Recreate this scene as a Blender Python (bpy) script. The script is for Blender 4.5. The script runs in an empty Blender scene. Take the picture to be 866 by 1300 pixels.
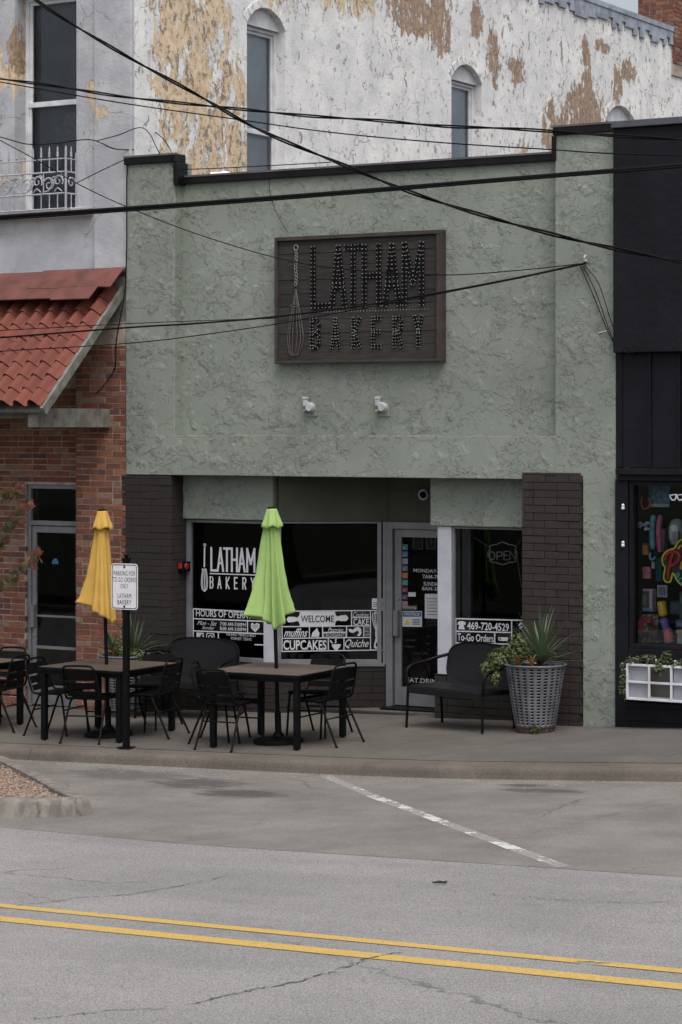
import bpy, bmesh, math, random
from math import sin, cos, pi, radians, sqrt
from mathutils import Vector, Matrix, noise as mnoise
random.seed(7)
scene = bpy.context.scene
COL = scene.collection

# ------------------------------------------------------------------ camera
TH = radians(31.0); CAMZ = 3.08; DIST = 25.8
CAM = Vector((DIST*sin(TH), -DIST*cos(TH), CAMZ))
cd = bpy.data.cameras.new('camera'); cam = bpy.data.objects.new('camera', cd); COL.objects.link(cam)
cam.location = CAM; cam.rotation_euler = (radians(90), 0, TH)
cd.sensor_fit = 'VERTICAL'; cd.sensor_height = 36; cd.lens = 36*3070/1300
cd.shift_y = -105/1300; cd.clip_start = .5; cd.clip_end = 2000
scene.camera = cam
scene.render.resolution_x = 682; scene.render.resolution_y = 1024

# ------------------------------------------------------------------ world, sun, exposure
SUN_EL = radians(64); SUN_AZ = radians(136)      # azimuth from +y towards +x
w = bpy.data.worlds.new('World'); scene.world = w; w.use_nodes = True
wn = w.node_tree.nodes; wl = w.node_tree.links
bg = wn['Background']; sky = wn.new('ShaderNodeTexSky'); sky.sky_type = 'NISHITA'; sky.sun_disc = False
sky.sun_elevation = SUN_EL; sky.sun_rotation = SUN_AZ; sky.dust_density = 6; sky.air_density = 1.0; sky.ozone_density = 1.0
hs = wn.new('ShaderNodeHueSaturation'); hs.inputs['Saturation'].default_value = .38
wl.new(sky.outputs[0], hs.inputs['Color']); wl.new(hs.outputs[0], bg.inputs[0]); bg.inputs[1].default_value = .15
sd = bpy.data.lights.new('sun', 'SUN'); sun = bpy.data.objects.new('sun', sd); COL.objects.link(sun)
sd.energy = .75; sd.angle = radians(35); sd.color = (1, .97, .93)
sdir = Vector((sin(SUN_AZ)*cos(SUN_EL), cos(SUN_AZ)*cos(SUN_EL), sin(SUN_EL)))
sun.rotation_euler = sdir.to_track_quat('Z', 'Y').to_euler(); sun.location = (20, 10, 30)
vs = scene.view_settings; vs.view_transform = 'Standard'; vs.look = 'None'; vs.gamma = 1; vs.exposure = 0.40
vs.use_curve_mapping = False

# ------------------------------------------------------------------ geometry helpers
def at(u, v, y):
    """the point of the upright plane y = const that the surveyed photo position (u, v) shows"""
    a = (u-433)/3070; b = (545-v)/3070
    d = Vector((-sin(TH)+a*cos(TH), cos(TH)+a*sin(TH), b)); t = (y-CAM.y)/d.y
    return CAM + d*t
def atx(u, v, x):
    a = (u-433)/3070; b = (545-v)/3070
    d = Vector((-sin(TH)+a*cos(TH), cos(TH)+a*sin(TH), b)); t = (x-CAM.x)/d.x
    return CAM + d*t
def zs(x):
    x = max(-10, min(10, x)); return .033*x + (.02*(x-2.8) if x > 2.8 else 0)
def zside(x, y): return zs(x) + .02*max(y, -3.0) if y < 0 else zs(x)
def zroad(x, y): return zs(x) - .175

class MB:
    def __init__(s): s.v = []; s.f = []; s.m = []
    def add(s, vs_, fs, mi=0):
        o = len(s.v); s.v += [tuple(p) for p in vs_]; s.f += [tuple(i+o for i in f) for f in fs]; s.m += [mi]*len(fs); return s
    def box(s, x0, x1, y0, y1, z0, z1, mi=0):
        return s.add([(x0,y0,z0),(x1,y0,z0),(x1,y1,z0),(x0,y1,z0),(x0,y0,z1),(x1,y0,z1),(x1,y1,z1),(x0,y1,z1)],
              [(0,3,2,1),(4,5,6,7),(0,1,5,4),(1,2,6,5),(2,3,7,6),(3,0,4,7)], mi)
    def obox(s, o, ax, ay, az, mi=0):
        """box spanned by three vectors from corner o"""
        o, ax, ay, az = Vector(o), Vector(ax), Vector(ay), Vector(az)
        vv = [o, o+ax, o+ax+ay, o+ay, o+az, o+ax+az, o+ax+ay+az, o+ay+az]
        fs = [(0,3,2,1),(4,5,6,7),(0,1,5,4),(1,2,6,5),(2,3,7,6),(3,0,4,7)]
        if ax.cross(ay).dot(az) < 0: fs = [f[::-1] for f in fs]
        return s.add(vv, fs, mi)
    def bar(s, a, b, w_, h_, up=(0,0,1)):
        a, b = Vector(a), Vector(b); d = (b-a); n = d.normalized(); up = Vector(up)
        sx = n.cross(up)
        if sx.length < 1e-4: sx = n.cross(Vector((1,0,0)))
        sx.normalize(); uz = sx.cross(n).normalized()
        return s.obox(a - sx*w_/2 - uz*h_/2, sx*w_, d, uz*h_)
    def tube(s, pts, r, n=8, closed=False, caps=True):
        pts = [Vector(p) for p in pts]; k = len(pts)
        rr = r if isinstance(r, (list, tuple)) else [r]*k
        rings = []; prev = None
        for i, p in enumerate(pts):
            if closed: t = (pts[(i+1) % k]-pts[i-1])
            else: t = pts[min(i+1, k-1)]-pts[max(i-1, 0)]
            if t.length < 1e-9: t = Vector((0,0,1))
            t.normalize()
            if prev is None:
                a = t.cross(Vector((0,0,1)))
                if a.length < .05: a = t.cross(Vector((1,0,0)))
            else: a = prev - t*prev.dot(t)
            if a.length < 1e-6: a = t.orthogonal()
            a.normalize(); prev = a; b = t.cross(a)
            rings.append([p + (a*cos(2*pi*j/n) + b*sin(2*pi*j/n))*rr[i] for j in range(n)])
        o = len(s.v); s.v += [tuple(q) for R in rings for q in R]
        m = k if closed else k-1
        for i in range(m):
            i2 = (i+1) % k
            for j in range(n):
                s.f.append((o+i*n+j, o+i*n+(j+1) % n, o+i2*n+(j+1) % n, o+i2*n+j)); s.m.append(0)
        if caps and not closed:
            s.f.append(tuple(o+j for j in range(n))[::-1]); s.m.append(0)
            s.f.append(tuple(o+(k-1)*n+j for j in range(n))); s.m.append(0)
        return s
    def lathe(s, prof, c=(0,0,0), n=20):
        o = len(s.v); k = len(prof)
        for r, z in prof:
            for j in range(n): s.v.append((c[0]+r*cos(2*pi*j/n), c[1]+r*sin(2*pi*j/n), c[2]+z))
        for i in range(k-1):
            for j in range(n):
                s.f.append((o+i*n+j, o+i*n+(j+1) % n, o+(i+1)*n+(j+1) % n, o+(i+1)*n+j)); s.m.append(0)
        s.f.append(tuple(o+j for j in range(n))[::-1]); s.m.append(0)
        s.f.append(tuple(o+(k-1)*n+j for j in range(n))); s.m.append(0)
        return s
    def map(s, fn): s.v = [tuple(fn(Vector(p))) for p in s.v]; return s
    def mesh(s, name, off=(0,0,0)):
        me = bpy.data.meshes.new(name)
        me.from_pydata([(p[0]-off[0], p[1]-off[1], p[2]-off[2]) for p in s.v], [], s.f)
        me.update(); return me

def smooth(pts, n=6):
    """Catmull-Rom through points"""
    pts = [Vector(p) for p in pts]; out = []
    for i in range(len(pts)-1):
        p0 = pts[max(i-1, 0)]; p1 = pts[i]; p2 = pts[i+1]; p3 = pts[min(i+2, len(pts)-1)]
        for k in range(n):
            t = k/n; out.append(.5*((2*p1)+(p2-p0)*t+(2*p0-5*p1+4*p2-p3)*t*t+(3*p1-p0-3*p2+p3)*t**3))
    out.append(pts[-1]); return out

def tag(o, label=None, cat=None, group=None, kind=None):
    if label: o['label'] = label
    if cat: o['category'] = cat
    if group: o['group'] = group
    if kind: o['kind'] = kind
    return o
def thing(name, label, cat, loc=(0,0,0), rz=0, group=None):
    o = bpy.data.objects.new(name, None); COL.objects.link(o); o.empty_display_size = .2
    o.location = loc; o.rotation_euler = (0,0,rz); tag(o, label, cat, group); return o
def worldloc(o):
    p = Vector((0,0,0))
    while o: p = p + Vector(o.location); o = o.parent
    return p
def obj(name, mb, mats, parent=None, shade=False, bevel=0, local=False, label=None, kind=None):
    """one mesh object; mb in world coordinates unless local"""
    if isinstance(mb, MB) and not mb.v:
        o = bpy.data.objects.new(name, None); COL.objects.link(o); o.parent = parent; return o
    off = (0,0,0) if (parent is None or local) else worldloc(parent)
    me = mb.mesh(name, off) if isinstance(mb, MB) else mb
    mats = mats if isinstance(mats, (list, tuple)) else [mats]
    if not me.materials:
        for m in mats: me.materials.append(m)
    if isinstance(mb, MB) and len(mats) > 1: me.polygons.foreach_set('material_index', mb.m)
    if shade is True: me.polygons.foreach_set('use_smooth', [True]*len(me.polygons))
    elif shade: me.set_sharp_from_angle(angle=radians(shade)); 
    o = bpy.data.objects.new(name, me); COL.objects.link(o); o.parent = parent
    if bevel:
        b = o.modifiers.new('bevel', 'BEVEL'); b.width = bevel; b.segments = 2; b.limit_method = 'ANGLE'; b.angle_limit = radians(40)
    if label: o['label'] = label
    if kind: o['kind'] = kind
    return o
def copy_tree(o, parent=None):
    c = o.copy(); COL.objects.link(c); c.parent = parent
    for ch in list(o.children): copy_tree(ch, c)
    return c

class Frame:
    """a flat drawing plane: o + s*r + t*u, n points out to the street"""
    def __init__(s, o, r, u=(0,0,1)):
        s.o = Vector(o); s.r = Vector(r).normalized(); s.u = Vector(u); s.n = s.r.cross(s.u).normalized()
    def p(s, a, b, d=0): return s.o + s.r*a + s.u*b + s.n*d
    def uv(s, u, v):
        """drawing coordinates of the surveyed photo position (u, v)"""
        a = (u-433)/3070; b = (545-v)/3070
        d = Vector((-sin(TH)+a*cos(TH), cos(TH)+a*sin(TH), b))
        t = (s.o-CAM).dot(s.n)/d.dot(s.n); q = CAM+d*t-s.o
        return q.dot(s.r), q.dot(s.u)

def curve_mesh(cu):
    ob = bpy.data.objects.new('tmp', cu); me = bpy.data.meshes.new_from_object(ob)
    vs_ = [v.co.copy() for v in me.vertices]; fs = [tuple(p.vertices) for p in me.polygons]
    bpy.data.objects.remove(ob); bpy.data.curves.remove(cu); bpy.data.meshes.remove(me)
    return vs_, fs
def plate2d(outlines, depth=0, bev=0):
    """filled outlines (later ones inside earlier ones are holes), thickness depth along local z, front at z = 0"""
    cu = bpy.data.curves.new('tmp', 'CURVE'); cu.dimensions = '2D'; cu.fill_mode = 'BOTH' if depth else 'FRONT'
    for pl in outlines:
        sp = cu.splines.new('POLY'); sp.points.add(len(pl)-1); sp.use_cyclic_u = True
        for i, q in enumerate(pl): sp.points[i].co = (q[0], q[1], 0, 1)
    if depth: cu.extrude = depth/2-bev
    if bev: cu.bevel_depth = bev; cu.bevel_resolution = 1; cu.offset = -bev
    vs_, fs = curve_mesh(cu)
    return [(v.x, v.y, v.z-depth/2) for v in vs_], fs
def plate(mb, fr, outlines, depth=0, bev=0, front=0, mi=0):
    vs_, fs = plate2d(outlines, depth, bev)
    return mb.add([fr.p(v[0], v[1], v[2]+front) for v in vs_], fs, mi)
def rect(a0, a1, b0, b1): return [(a0,b0),(a1,b0),(a1,b1),(a0,b1)]
def rrect(a0, a1, b0, b1, r, n=5):
    out = []
    for cx, cy, s in ((a1-r,b0+r,-90),(a1-r,b1-r,0),(a0+r,b1-r,90),(a0+r,b0+r,180)):
        for k in range(n+1):
            t = radians(s+90*k/n); out.append((cx+r*cos(t), cy+r*sin(t)))
    return out
def ellipse(cx, cy, rx, ry, n=20): return [(cx+rx*cos(2*pi*i/n), cy+ry*sin(2*pi*i/n)) for i in range(n)]
def stroke(pts, wd):
    """polyline outline of constant width (2D)"""
    pts = [Vector((p[0], p[1])) for p in pts]; L, R = [], []
    ws = wd if isinstance(wd, (list, tuple)) else [wd]*len(pts)
    for i, p in enumerate(pts):
        t = pts[min(i+1, len(pts)-1)]-pts[max(i-1, 0)]; t.normalize(); nn = Vector((-t.y, t.x))*ws[i]/2
        L.append(p+nn); R.append(p-nn)
    return [(q.x, q.y) for q in L+R[::-1]]
def strokes_mesh(mb, fr, polys, wd, front=0, depth=0):
    for pl in polys: plate(mb, fr, [stroke(pl, wd)], depth, 0, front)
def text2d(body, weight=0.0, shear=0.0, space=1.0, depth=0):
    cu = bpy.data.curves.new('tmp', 'FONT'); cu.body = body; cu.size = 1; cu.offset = weight; cu.shear = shear
    cu.space_character = space; cu.resolution_u = 3; cu.align_x = 'LEFT'; cu.extrude = depth
    return curve_mesh(cu)
def text(mb, fr, body, a0, a1, b0, b1, weight=0.0, shear=0.0, space=1.0, front=.002, mi=0):
    """text fitted into the box a0..a1, b0..b1 of a frame"""
    vs_, fs = text2d(body, weight, shear, space)
    if not vs_: return mb
    x0 = min(v.x for v in vs_); x1 = max(v.x for v in vs_); y0 = min(v.y for v in vs_); y1 = max(v.y for v in vs_)
    sx = (a1-a0)/(x1-x0); sy = (b1-b0)/(y1-y0)
    return mb.add([fr.p(a0+(v.x-x0)*sx, b0+(v.y-y0)*sy, front) for v in vs_], fs, mi)

# ------------------------------------------------------------------ material helpers
class NT:
    def __init__(s, name):
        s.m = bpy.data.materials.new(name); s.m.use_nodes = True; s.t = s.m.node_tree; s.n = s.t.nodes
        s.b = s.n['Principled BSDF']; s.out = s.n['Material Output']; s._pos = None
    def node(s, typ, **kw):
        k = s.n.new(typ)
        for a, b in kw.items(): setattr(k, a, b)
        return k
    def link(s, a, b): s.t.links.new(a, b)
    def put(s, sock, v):
        if isinstance(v, bpy.types.NodeSocket): s.link(v, sock)
        elif isinstance(v, (tuple, list)) and len(v) == 3 and sock.type == 'RGBA': sock.default_value = (*v, 1)
        else: sock.default_value = v
    def pos(s):
        if not s._pos: s._pos = s.node('ShaderNodeNewGeometry').outputs['Position']
        return s._pos
    def objco(s): return s.node('ShaderNodeTexCoord').outputs['Object']
    def mapping(s, vec, scale=(1,1,1), rot=(0,0,0), loc=(0,0,0)):
        k = s.node('ShaderNodeMapping'); s.link(vec, k.inputs[0]); k.inputs['Scale'].default_value = scale
        k.inputs['Rotation'].default_value = rot; k.inputs['Location'].default_value = loc; return k.outputs[0]
    def noise(s, vec, scale, detail=4, rough=.55, dist=0, out=0):
        k = s.node('ShaderNodeTexNoise'); s.link(vec, k.inputs['Vector']); k.inputs['Scale'].default_value = scale
        k.inputs['Detail'].default_value = detail; k.inputs['Roughness'].default_value = rough; k.inputs['Distortion'].default_value = dist
        return k.outputs[out]
    def vor(s, vec, scale, feature='F1', out='Distance', rnd=1):
        k = s.node('ShaderNodeTexVoronoi', feature=feature); s.link(vec, k.inputs['Vector']); k.inputs['Scale'].default_value = scale
        k.inputs['Randomness'].default_value = rnd; return k.outputs[out]
    def ramp(s, v, a, b, c=0., d=1., smooth=True):
        k = s.node('ShaderNodeMapRange'); k.interpolation_type = 'SMOOTHSTEP' if smooth else 'LINEAR'; k.clamp = True if not smooth else k.clamp
        s.put(k.inputs[0], v); k.inputs[1].default_value = a; k.inputs[2].default_value = b; k.inputs[3].default_value = c; k.inputs[4].default_value = d
        return k.outputs[0]
    def math(s, op, a, b=0., c=0.):
        k = s.node('ShaderNodeMath', operation=op); s.put(k.inputs[0], a); s.put(k.inputs[1], b); s.put(k.inputs[2], c); return k.outputs[0]
    def vmath(s, op, a, b=(0,0,0), out=0):
        k = s.node('ShaderNodeVectorMath', operation=op); s.put(k.inputs[0], a); s.put(k.inputs[1], b); return k.outputs[out]
    def mix(s, f, a, b):
        k = s.node('ShaderNodeMix', data_type='RGBA'); s.put(k.inputs[0], f); s.put(k.inputs[6], a); s.put(k.inputs[7], b); return k.outputs[2]
    def mul(s, col, f):
        k = s.node('ShaderNodeMix', data_type='RGBA', blend_type='MULTIPLY'); k.inputs[0].default_value = 1; s.put(k.inputs[6], col); s.put(k.inputs[7], f); return k.outputs[2]
    def bump(s, h, strength=.5, dist=.01):
        k = s.node('ShaderNodeBump'); s.link(h, k.inputs['Height']); k.inputs['Strength'].default_value = strength; k.inputs['Distance'].default_value = dist
        s.link(k.outputs[0], s.b.inputs['Normal']); return k
    def col(s, c): s.put(s.b.inputs['Base Color'], c); return s
    def rough(s, r): s.put(s.b.inputs['Roughness'], r); return s
    def blob(s, vec, cx, cy, rx, ry, soft=.5):
        """0..1 soft ellipse on a 2D (x, y) drawing vector"""
        d = s.vmath('SUBTRACT', vec, (cx, cy, 0)); d = s.vmath('MULTIPLY', d, (1/rx, 1/ry, 0))
        return s.ramp(s.vmath('LENGTH', d, out=1), 1+soft, max(0, 1-soft))
def vary(name, base, rough=.7, amt=.2, scale=6, bump=0, bscale=60, metal=0, bdist=.003, spec=.5, dirt=None):
    k = NT(name); p = k.pos(); n = k.noise(p, scale, 5)
    c = k.mix(k.ramp(n, .3, .7), tuple(x*(1-amt) for x in base), tuple(min(1, x*(1+amt)) for x in base))
    if dirt: c = k.mix(k.ramp(k.noise(p, scale*.45, 6, .65), .52, .75, 0, dirt[1]), c, dirt[0])
    k.col(c); k.rough(k.ramp(n, .2, .8, rough*.85, min(1, rough*1.12))); k.b.inputs['Metallic'].default_value = metal
    k.b.inputs['Specular IOR Level'].default_value = spec
    if bump: k.bump(k.noise(p, bscale, 3), bump, bdist)
    return k.m
# ------------------------------------------------------------------ materials
def m_stucco():
    k = NT('green_stucco'); p = k.pos()
    wv = k.node('ShaderNodeVectorMath', operation='ADD'); k.link(p, wv.inputs[0])
    nv = k.noise(p, 2.2, 3, out=1); sc = k.vmath('MULTIPLY', nv, (.22,.22,.22)); k.link(sc, wv.inputs[1]); q = wv.outputs[0]
    def plates(scale, t, seed, soft=.012):
        qq = k.mapping(q, (scale, scale, scale*1.15), loc=(seed, seed*2, seed*.7)); n = k.noise(qq, 1, 5, .62, .35)
        return k.ramp(n, t, t+soft)
    m1 = k.ramp(k.noise(p, 2.6, 3), .47, .60); m2 = k.ramp(k.noise(k.mapping(p, loc=(9,4,2)), 3.1, 3), .48, .60)
    h = k.math('MULTIPLY', plates(6.5, .50, 1, .010), m1)
    h = k.math('ADD', h, k.math('MULTIPLY', plates(8.0, .53, 17, .010), m2))
    h = k.math('ADD', h, k.math('MULTIPLY', plates(3.6, .47, 31, .012), .7))
    h = k.math('ADD', h, k.math('MULTIPLY', plates(11, .52, 5, .016), k.math('MULTIPLY', m2, .5)))
    h = k.math('ADD', h, k.math('MULTIPLY', k.noise(p, 30, 4), .18))
    base = k.mix(k.ramp(k.noise(p, 1.3, 5), .3, .7), (.200,.226,.196), (.243,.270,.236))
    # grime: vertical streaks
    st = k.noise(k.mapping(p, (5, 5, .5)), 1, 5, .6)
    base = k.mix(k.ramp(st, .55, .8, 0, .2), base, (.165,.175,.145))
    base = k.mix(k.ramp(k.noise(p, 11, 4), .62, .75, 0, .25), base, (.27,.29,.25)); base = k.mix(k.ramp(k.noise(k.mapping(p, (9,9,.28), loc=(3,1,0)), 1, 6, .7), .60, .78, 0, .3), base, (.145,.15,.125)); base = k.mul(base, k.mix(k.ramp(k.noise(p, .45, 3), .35, .65), (.95,.95,.94), (1.04,1.04,1.04)))
    k.col(base); k.rough(.8); k.bump(h, .9, .0095); return k.m
M = {}
M['stucco'] = m_stucco()
def m_ledge():
    k = NT('cracked_stucco_ledge'); p = k.pos(); n = k.noise(k.mapping(p, (3,8,8)), 3, 6, .7)
    k.col(k.mix(k.ramp(n, .45, .6), (.23,.25,.21), (.10,.085,.065))); k.rough(.9); k.bump(n, .6, .01); return k.m
M['ledge'] = m_ledge()

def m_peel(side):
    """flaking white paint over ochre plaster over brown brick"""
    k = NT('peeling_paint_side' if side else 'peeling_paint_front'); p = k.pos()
    sep = k.node('ShaderNodeSeparateXYZ'); k.link(p, sep.inputs[0])
    cmb = k.node('ShaderNodeCombineXYZ'); k.link(sep.outputs['Y' if side else 'X'], cmb.inputs[0]); k.link(sep.outputs['Z'], cmb.inputs[1]); q = cmb.outputs[0]
    def mx(l):
        o = l[0]
        for e in l[1:]: o = k.math('MAXIMUM', o, e)
        return o
    stretch = k.mapping(p, (1.0, 1.0, .55))
    n1 = k.noise(stretch, 3.2, 9, .68, .3)                      # ragged flake field
    n2 = k.noise(k.mapping(stretch, loc=(5,7,3)), 7.5, 8, .7, .2)
    fine = k.noise(p, 38, 5, .7)
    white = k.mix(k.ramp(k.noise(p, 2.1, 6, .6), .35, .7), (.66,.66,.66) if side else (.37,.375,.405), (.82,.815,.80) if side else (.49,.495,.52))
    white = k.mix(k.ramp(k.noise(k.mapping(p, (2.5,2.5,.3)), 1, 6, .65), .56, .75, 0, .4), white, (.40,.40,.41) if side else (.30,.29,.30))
    ochre = k.mix(k.ramp(k.noise(p, 9, 6, .65), .35, .65), (.60,.44,.28), (.72,.58,.42))
    brown = k.mix(k.ramp(k.noise(p, 14, 6, .7), .35, .65), (.20,.115,.07), (.34,.22,.135))
    if side:
        oc = mx([k.blob(q, *a) for a in ((1.05,7.3,.62,1.5,.5),(1.75,6.4,.75,1.6,.5),(1.5,8.1,.5,.7,.6),(2.0,8.9,.8,.5,.6),(3.2,8.6,.45,.35,.6),(4.6,8.75,1.3,.3,.6),(9.9,6.4,.42,.9,.5))])
        br = mx([k.blob(q, *a) for a in ((6.5,8.72,.75,.36,.4),(7.3,8.75,.4,.55,.5),(6.6,9.3,1.3,.45,.6),(4.4,8.95,1.2,.25,.7),(12.0,8.05,.75,.42,.4),(11.4,7.6,.5,.6,.5),(12.1,8.5,.22,.25,.6),(13.6,8.85,.3,.22,.5),(13.2,8.55,.2,.35,.6),(10.8,7.55,.32,.55,.6),(8.9,8.42,.22,.45,.7),(9.7,8.35,.3,.22,.6),(12.6,9.1,.3,.12,.6),(8.4,8.9,.2,.3,.6),(12.0,8.9,.2,.3,.7))])
    else:
        oc = mx([k.blob(q, *a) for a in ((-4.62,7.4,.22,.8,.6),(-3.38,6.85,.2,.28,.6),(-3.45,6.45,.15,.3,.6),(-3.2,6.6,.25,.3,.7),(-4.6,6.2,.2,.4,.6))])
        br = mx([k.blob(q, *a) for a in ((-4.5,7.5,.12,.3,.7),)])
    # thresholds: where the blob is strong the flake field gives way easily
    n3 = k.noise(k.mapping(p, (1.0,1.0,.42), loc=(2,5,8)), 11, 8, .72, .35)
    mixn = k.math('ADD', k.math('MULTIPLY', n1, .55), k.math('MULTIPLY', n3, .45))
    f_oc = k.ramp(k.math('ADD', mixn, k.math('MULTIPLY', oc, .145)), .60, .615) if side else k.ramp(k.math('ADD', n1, k.math('MULTIPLY', oc, .22)), .72, .75)
    mixb = k.math('ADD', k.math('MULTIPLY', n2, .6), k.math('MULTIPLY', n3, .4))
    f_br = k.ramp(k.math('ADD', mixb, k.math('MULTIPLY', br, .19)), .625, .64)
    chips = k.noise(k.mapping(p, (1.2,1.2,.8)), 9, 8, .74, .5)
    sepx = k.ramp(sep.outputs['Y'], 4., 11., 0., .022) if side else 0.
    f_sp = k.ramp(k.math('ADD', k.math('ADD', chips, k.math('MULTIPLY', oc, .06)), sepx), .605 if side else .67, .62 if side else .69)   # small chips everywhere
    c = k.mix(f_oc, white, ochre)
    c = k.mix(k.math('MULTIPLY', f_oc, k.ramp(n2, .56, .62, 0, .6)), c, (.42,.31,.22))
    c = k.mix(k.math('MULTIPLY', f_br, .92), c, brown)
    c = k.mix(k.math('MULTIPLY', f_br, k.ramp(n3, .52, .56, 0, .7)), c, (.45,.34,.24))
    c = k.mix(k.math('MULTIPLY', f_sp, .75), c, (.17,.14,.115))
    c = k.mix(k.ramp(k.noise(k.mapping(p, (1.5,1.5,1.0), loc=(8,1,4)), 2.6, 9, .78, .5), .56, .70, 0, .55), c, (.355,.345,.335))
    crack = k.vor(k.mapping(k.vmath('ADD', p, k.vmath('MULTIPLY', k.noise(p, 3, 4, out=1), (.5,.5,.5)))), 1.6, 'DISTANCE_TO_EDGE')
    fc = k.math('MULTIPLY', k.ramp(crack, .012, .004), k.ramp(k.noise(p, 1.1, 2), .45, .6))
    c = k.mix(k.math('MULTIPLY', fc, .6), c, (.2,.19,.18))
    c = k.mix(k.ramp(fine, .6, .78, 0, .3), c, (.33,.32,.31))
    k.col(c); k.rough(.85)
    wv = k.noise(p, 5, 7, .7)
    h = k.math('ADD', k.math('MULTIPLY', f_oc, -.55), k.math('MULTIPLY', f_br, -.9)); h = k.math('ADD', h, k.math('MULTIPLY', f_sp, -.6))
    h = k.math('ADD', h, k.math('MULTIPLY', wv, 1.4)); h = k.math('ADD', h, k.math('MULTIPLY', fine, .35)); h = k.math('ADD', h, k.math('MULTIPLY', fc, -.5))
    k.bump(h, .75, .014); return k.m
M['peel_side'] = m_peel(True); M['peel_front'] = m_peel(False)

def m_brick(name, cols, rnd=1., mottle=.5, pale=.35):
    k = NT(name); p = k.pos()
    oi = k.node('ShaderNodeObjectInfo').outputs['Random']; ri = k.node('ShaderNodeNewGeometry').outputs['Random Per Island']
    r = k.math('FRACT', k.math('ADD', k.math('MULTIPLY', oi, 7.31), k.math('MULTIPLY', ri, 3.77)))
    cr = k.node('ShaderNodeValToRGB'); e = cr.color_ramp.elements
    e[0].color = (*cols[0], 1); e[1].color = (*cols[-1], 1); e[1].position = 1
    for i, c in enumerate(cols[1:-1]):
        x = e.new((i+1)/(len(cols)-1)); x.color = (*c, 1)
    k.link(r, cr.inputs[0]); n = k.noise(p, 16, 6, .65)
    c = k.mul(cr.outputs[0], k.mix(k.ramp(n, .3, .7), (1-mottle*.6,)*3, (1+mottle*.3,)*3))
    if pale:
        c = k.mix(k.ramp(k.noise(p, 7, 7, .72), .58, .7, 0, pale), c, (.33,.28,.245))
        c = k.mix(k.ramp(k.noise(k.mapping(p, loc=(3,3,3)), 4, 7, .7), .6, .72, 0, .5), c, (.07,.05,.045))
    k.col(c); k.rough(.88); k.bump(k.noise(p, 70, 4, .7), .5, .004); return k.m
M['brick'] = m_brick('red_brick', [(.17,.058,.034),(.21,.073,.040),(.13,.045,.030),(.25,.105,.06),(.18,.060,.035),(.105,.050,.042),(.23,.088,.05),(.24,.16,.12),(.16,.055,.034),(.28,.12,.07)])
M['mortar'] = vary('lime_mortar', (.33,.275,.23), .95, .3, 9, .6, 90)
M['dbrick'] = m_brick('dark_painted_brick', [(.0185,.0145,.0135),(.0205,.016,.0147),(.0175,.0137,.013),(.0215,.0165,.015)], mottle=.3, pale=0)
M['dmortar'] = vary('dark_painted_mortar', (.0175,.0140,.0132), .95, .2, 9, .5, 90)
def m_tile():
    k = NT('red_roof_tile'); p = k.pos(); oi = k.node('ShaderNodeObjectInfo').outputs['Random']
    c = k.mix(oi, (.125,.029,.017), (.175,.041,.024)); n = k.noise(p, 8, 6, .65)
    c = k.mix(k.ramp(n, .5, .75, 0, .5), c, (.075,.025,.019)); k.col(c); k.rough(.75); k.bump(k.noise(p, 50, 4), .3, .004); return k.m
M['tile'] = m_tile()
M['redflash'] = vary('red_painted_flashing', (.125,.040,.031), .6, .25, 5, .3, 12, dirt=((.21,.15,.13), .35))
M['oldwood'] = vary('weathered_grey_wood', (.155,.15,.135), .9, .3, 9, .6, 40, dirt=((.06,.052,.045), .7))
M['black'] = vary('black_powder_coat', (.0032,.0032,.0036), .5, .3, 9, .1, 120, spec=.16)
M['cap'] = vary('black_metal_coping', (.005,.005,.006), .5, .3, 3, .1, 20, dirt=((.022,.02,.018), .5), spec=.25)
M['wire'] = vary('black_cable', (.004,.004,.0045), .7, .2, 9, spec=.12)
M['alu'] = vary('brushed_aluminium_frame', (.20,.205,.22), .45, .12, 5, .05, 60, metal=.3, dirt=((.14,.135,.13), .5))
M['whiteframe'] = vary('white_painted_frame', (.62,.63,.65), .55, .12, 6, .1, 60, dirt=((.36,.34,.31), .5))
M['post_white'] = vary('pale_painted_post', (.44,.45,.50), .5, .08, 4, .05, 60)
M['navy'] = vary('navy_black_paint', (.0055,.006,.0095), .55, .25, 2.2, .35, 18, bdist=.006, dirt=((.016,.016,.02), .4), spec=.22)
M['navy_stucco'] = vary('navy_stucco', (.0065,.0068,.0105), .65, .25, 2.2, .6, 9, bdist=.012, dirt=((.011,.0115,.016), .5), spec=.22)
M['navytrim'] = vary('grey_blue_metal_cap', (.085,.09,.11), .5, .2, 4, .1, 20, metal=.3)
M['vinyl'] = vary('white_vinyl', (.50,.51,.54), .6, .04, 8)
M['vinyl_dark'] = vary('black_vinyl', (.012,.012,.013), .5, .1, 8)
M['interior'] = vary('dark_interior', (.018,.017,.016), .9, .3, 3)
M['interior_item'] = vary('dim_fixture', (.10,.095,.09), .7, .3, 3)
M['paper'] = vary('paper', (.55,.56,.58), .8, .05, 8)
def m_glass(name, tint, ior=1.5, gl=.02):
    k = NT(name); t = k.t; k.n.remove(k.b)
    tr = k.node('ShaderNodeBsdfTransparent'); tr.inputs[0].default_value = (*tint, 1)
    g = k.node('ShaderNodeBsdfGlossy'); g.inputs['Roughness'].default_value = gl; g.inputs['Color'].default_value = (.95,.97,1,1)
    fr = k.node('ShaderNodeFresnel'); fr.inputs[0].default_value = ior
    ms = k.node('ShaderNodeMixShader'); k.link(fr.outputs[0], ms.inputs[0]); k.link(tr.outputs[0], ms.inputs[1]); k.link(g.outputs[0], ms.inputs[2])
    k.link(ms.outputs[0], k.out.inputs[0]); return k.m
M['glass'] = m_glass('shop_glass', (.55,.57,.57), 1.38); M['glass_clear'] = m_glass('display_glass', (.93,.95,.95)); M['glass_up'] = m_glass('old_window_glass', (.80,.83,.85))
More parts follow.
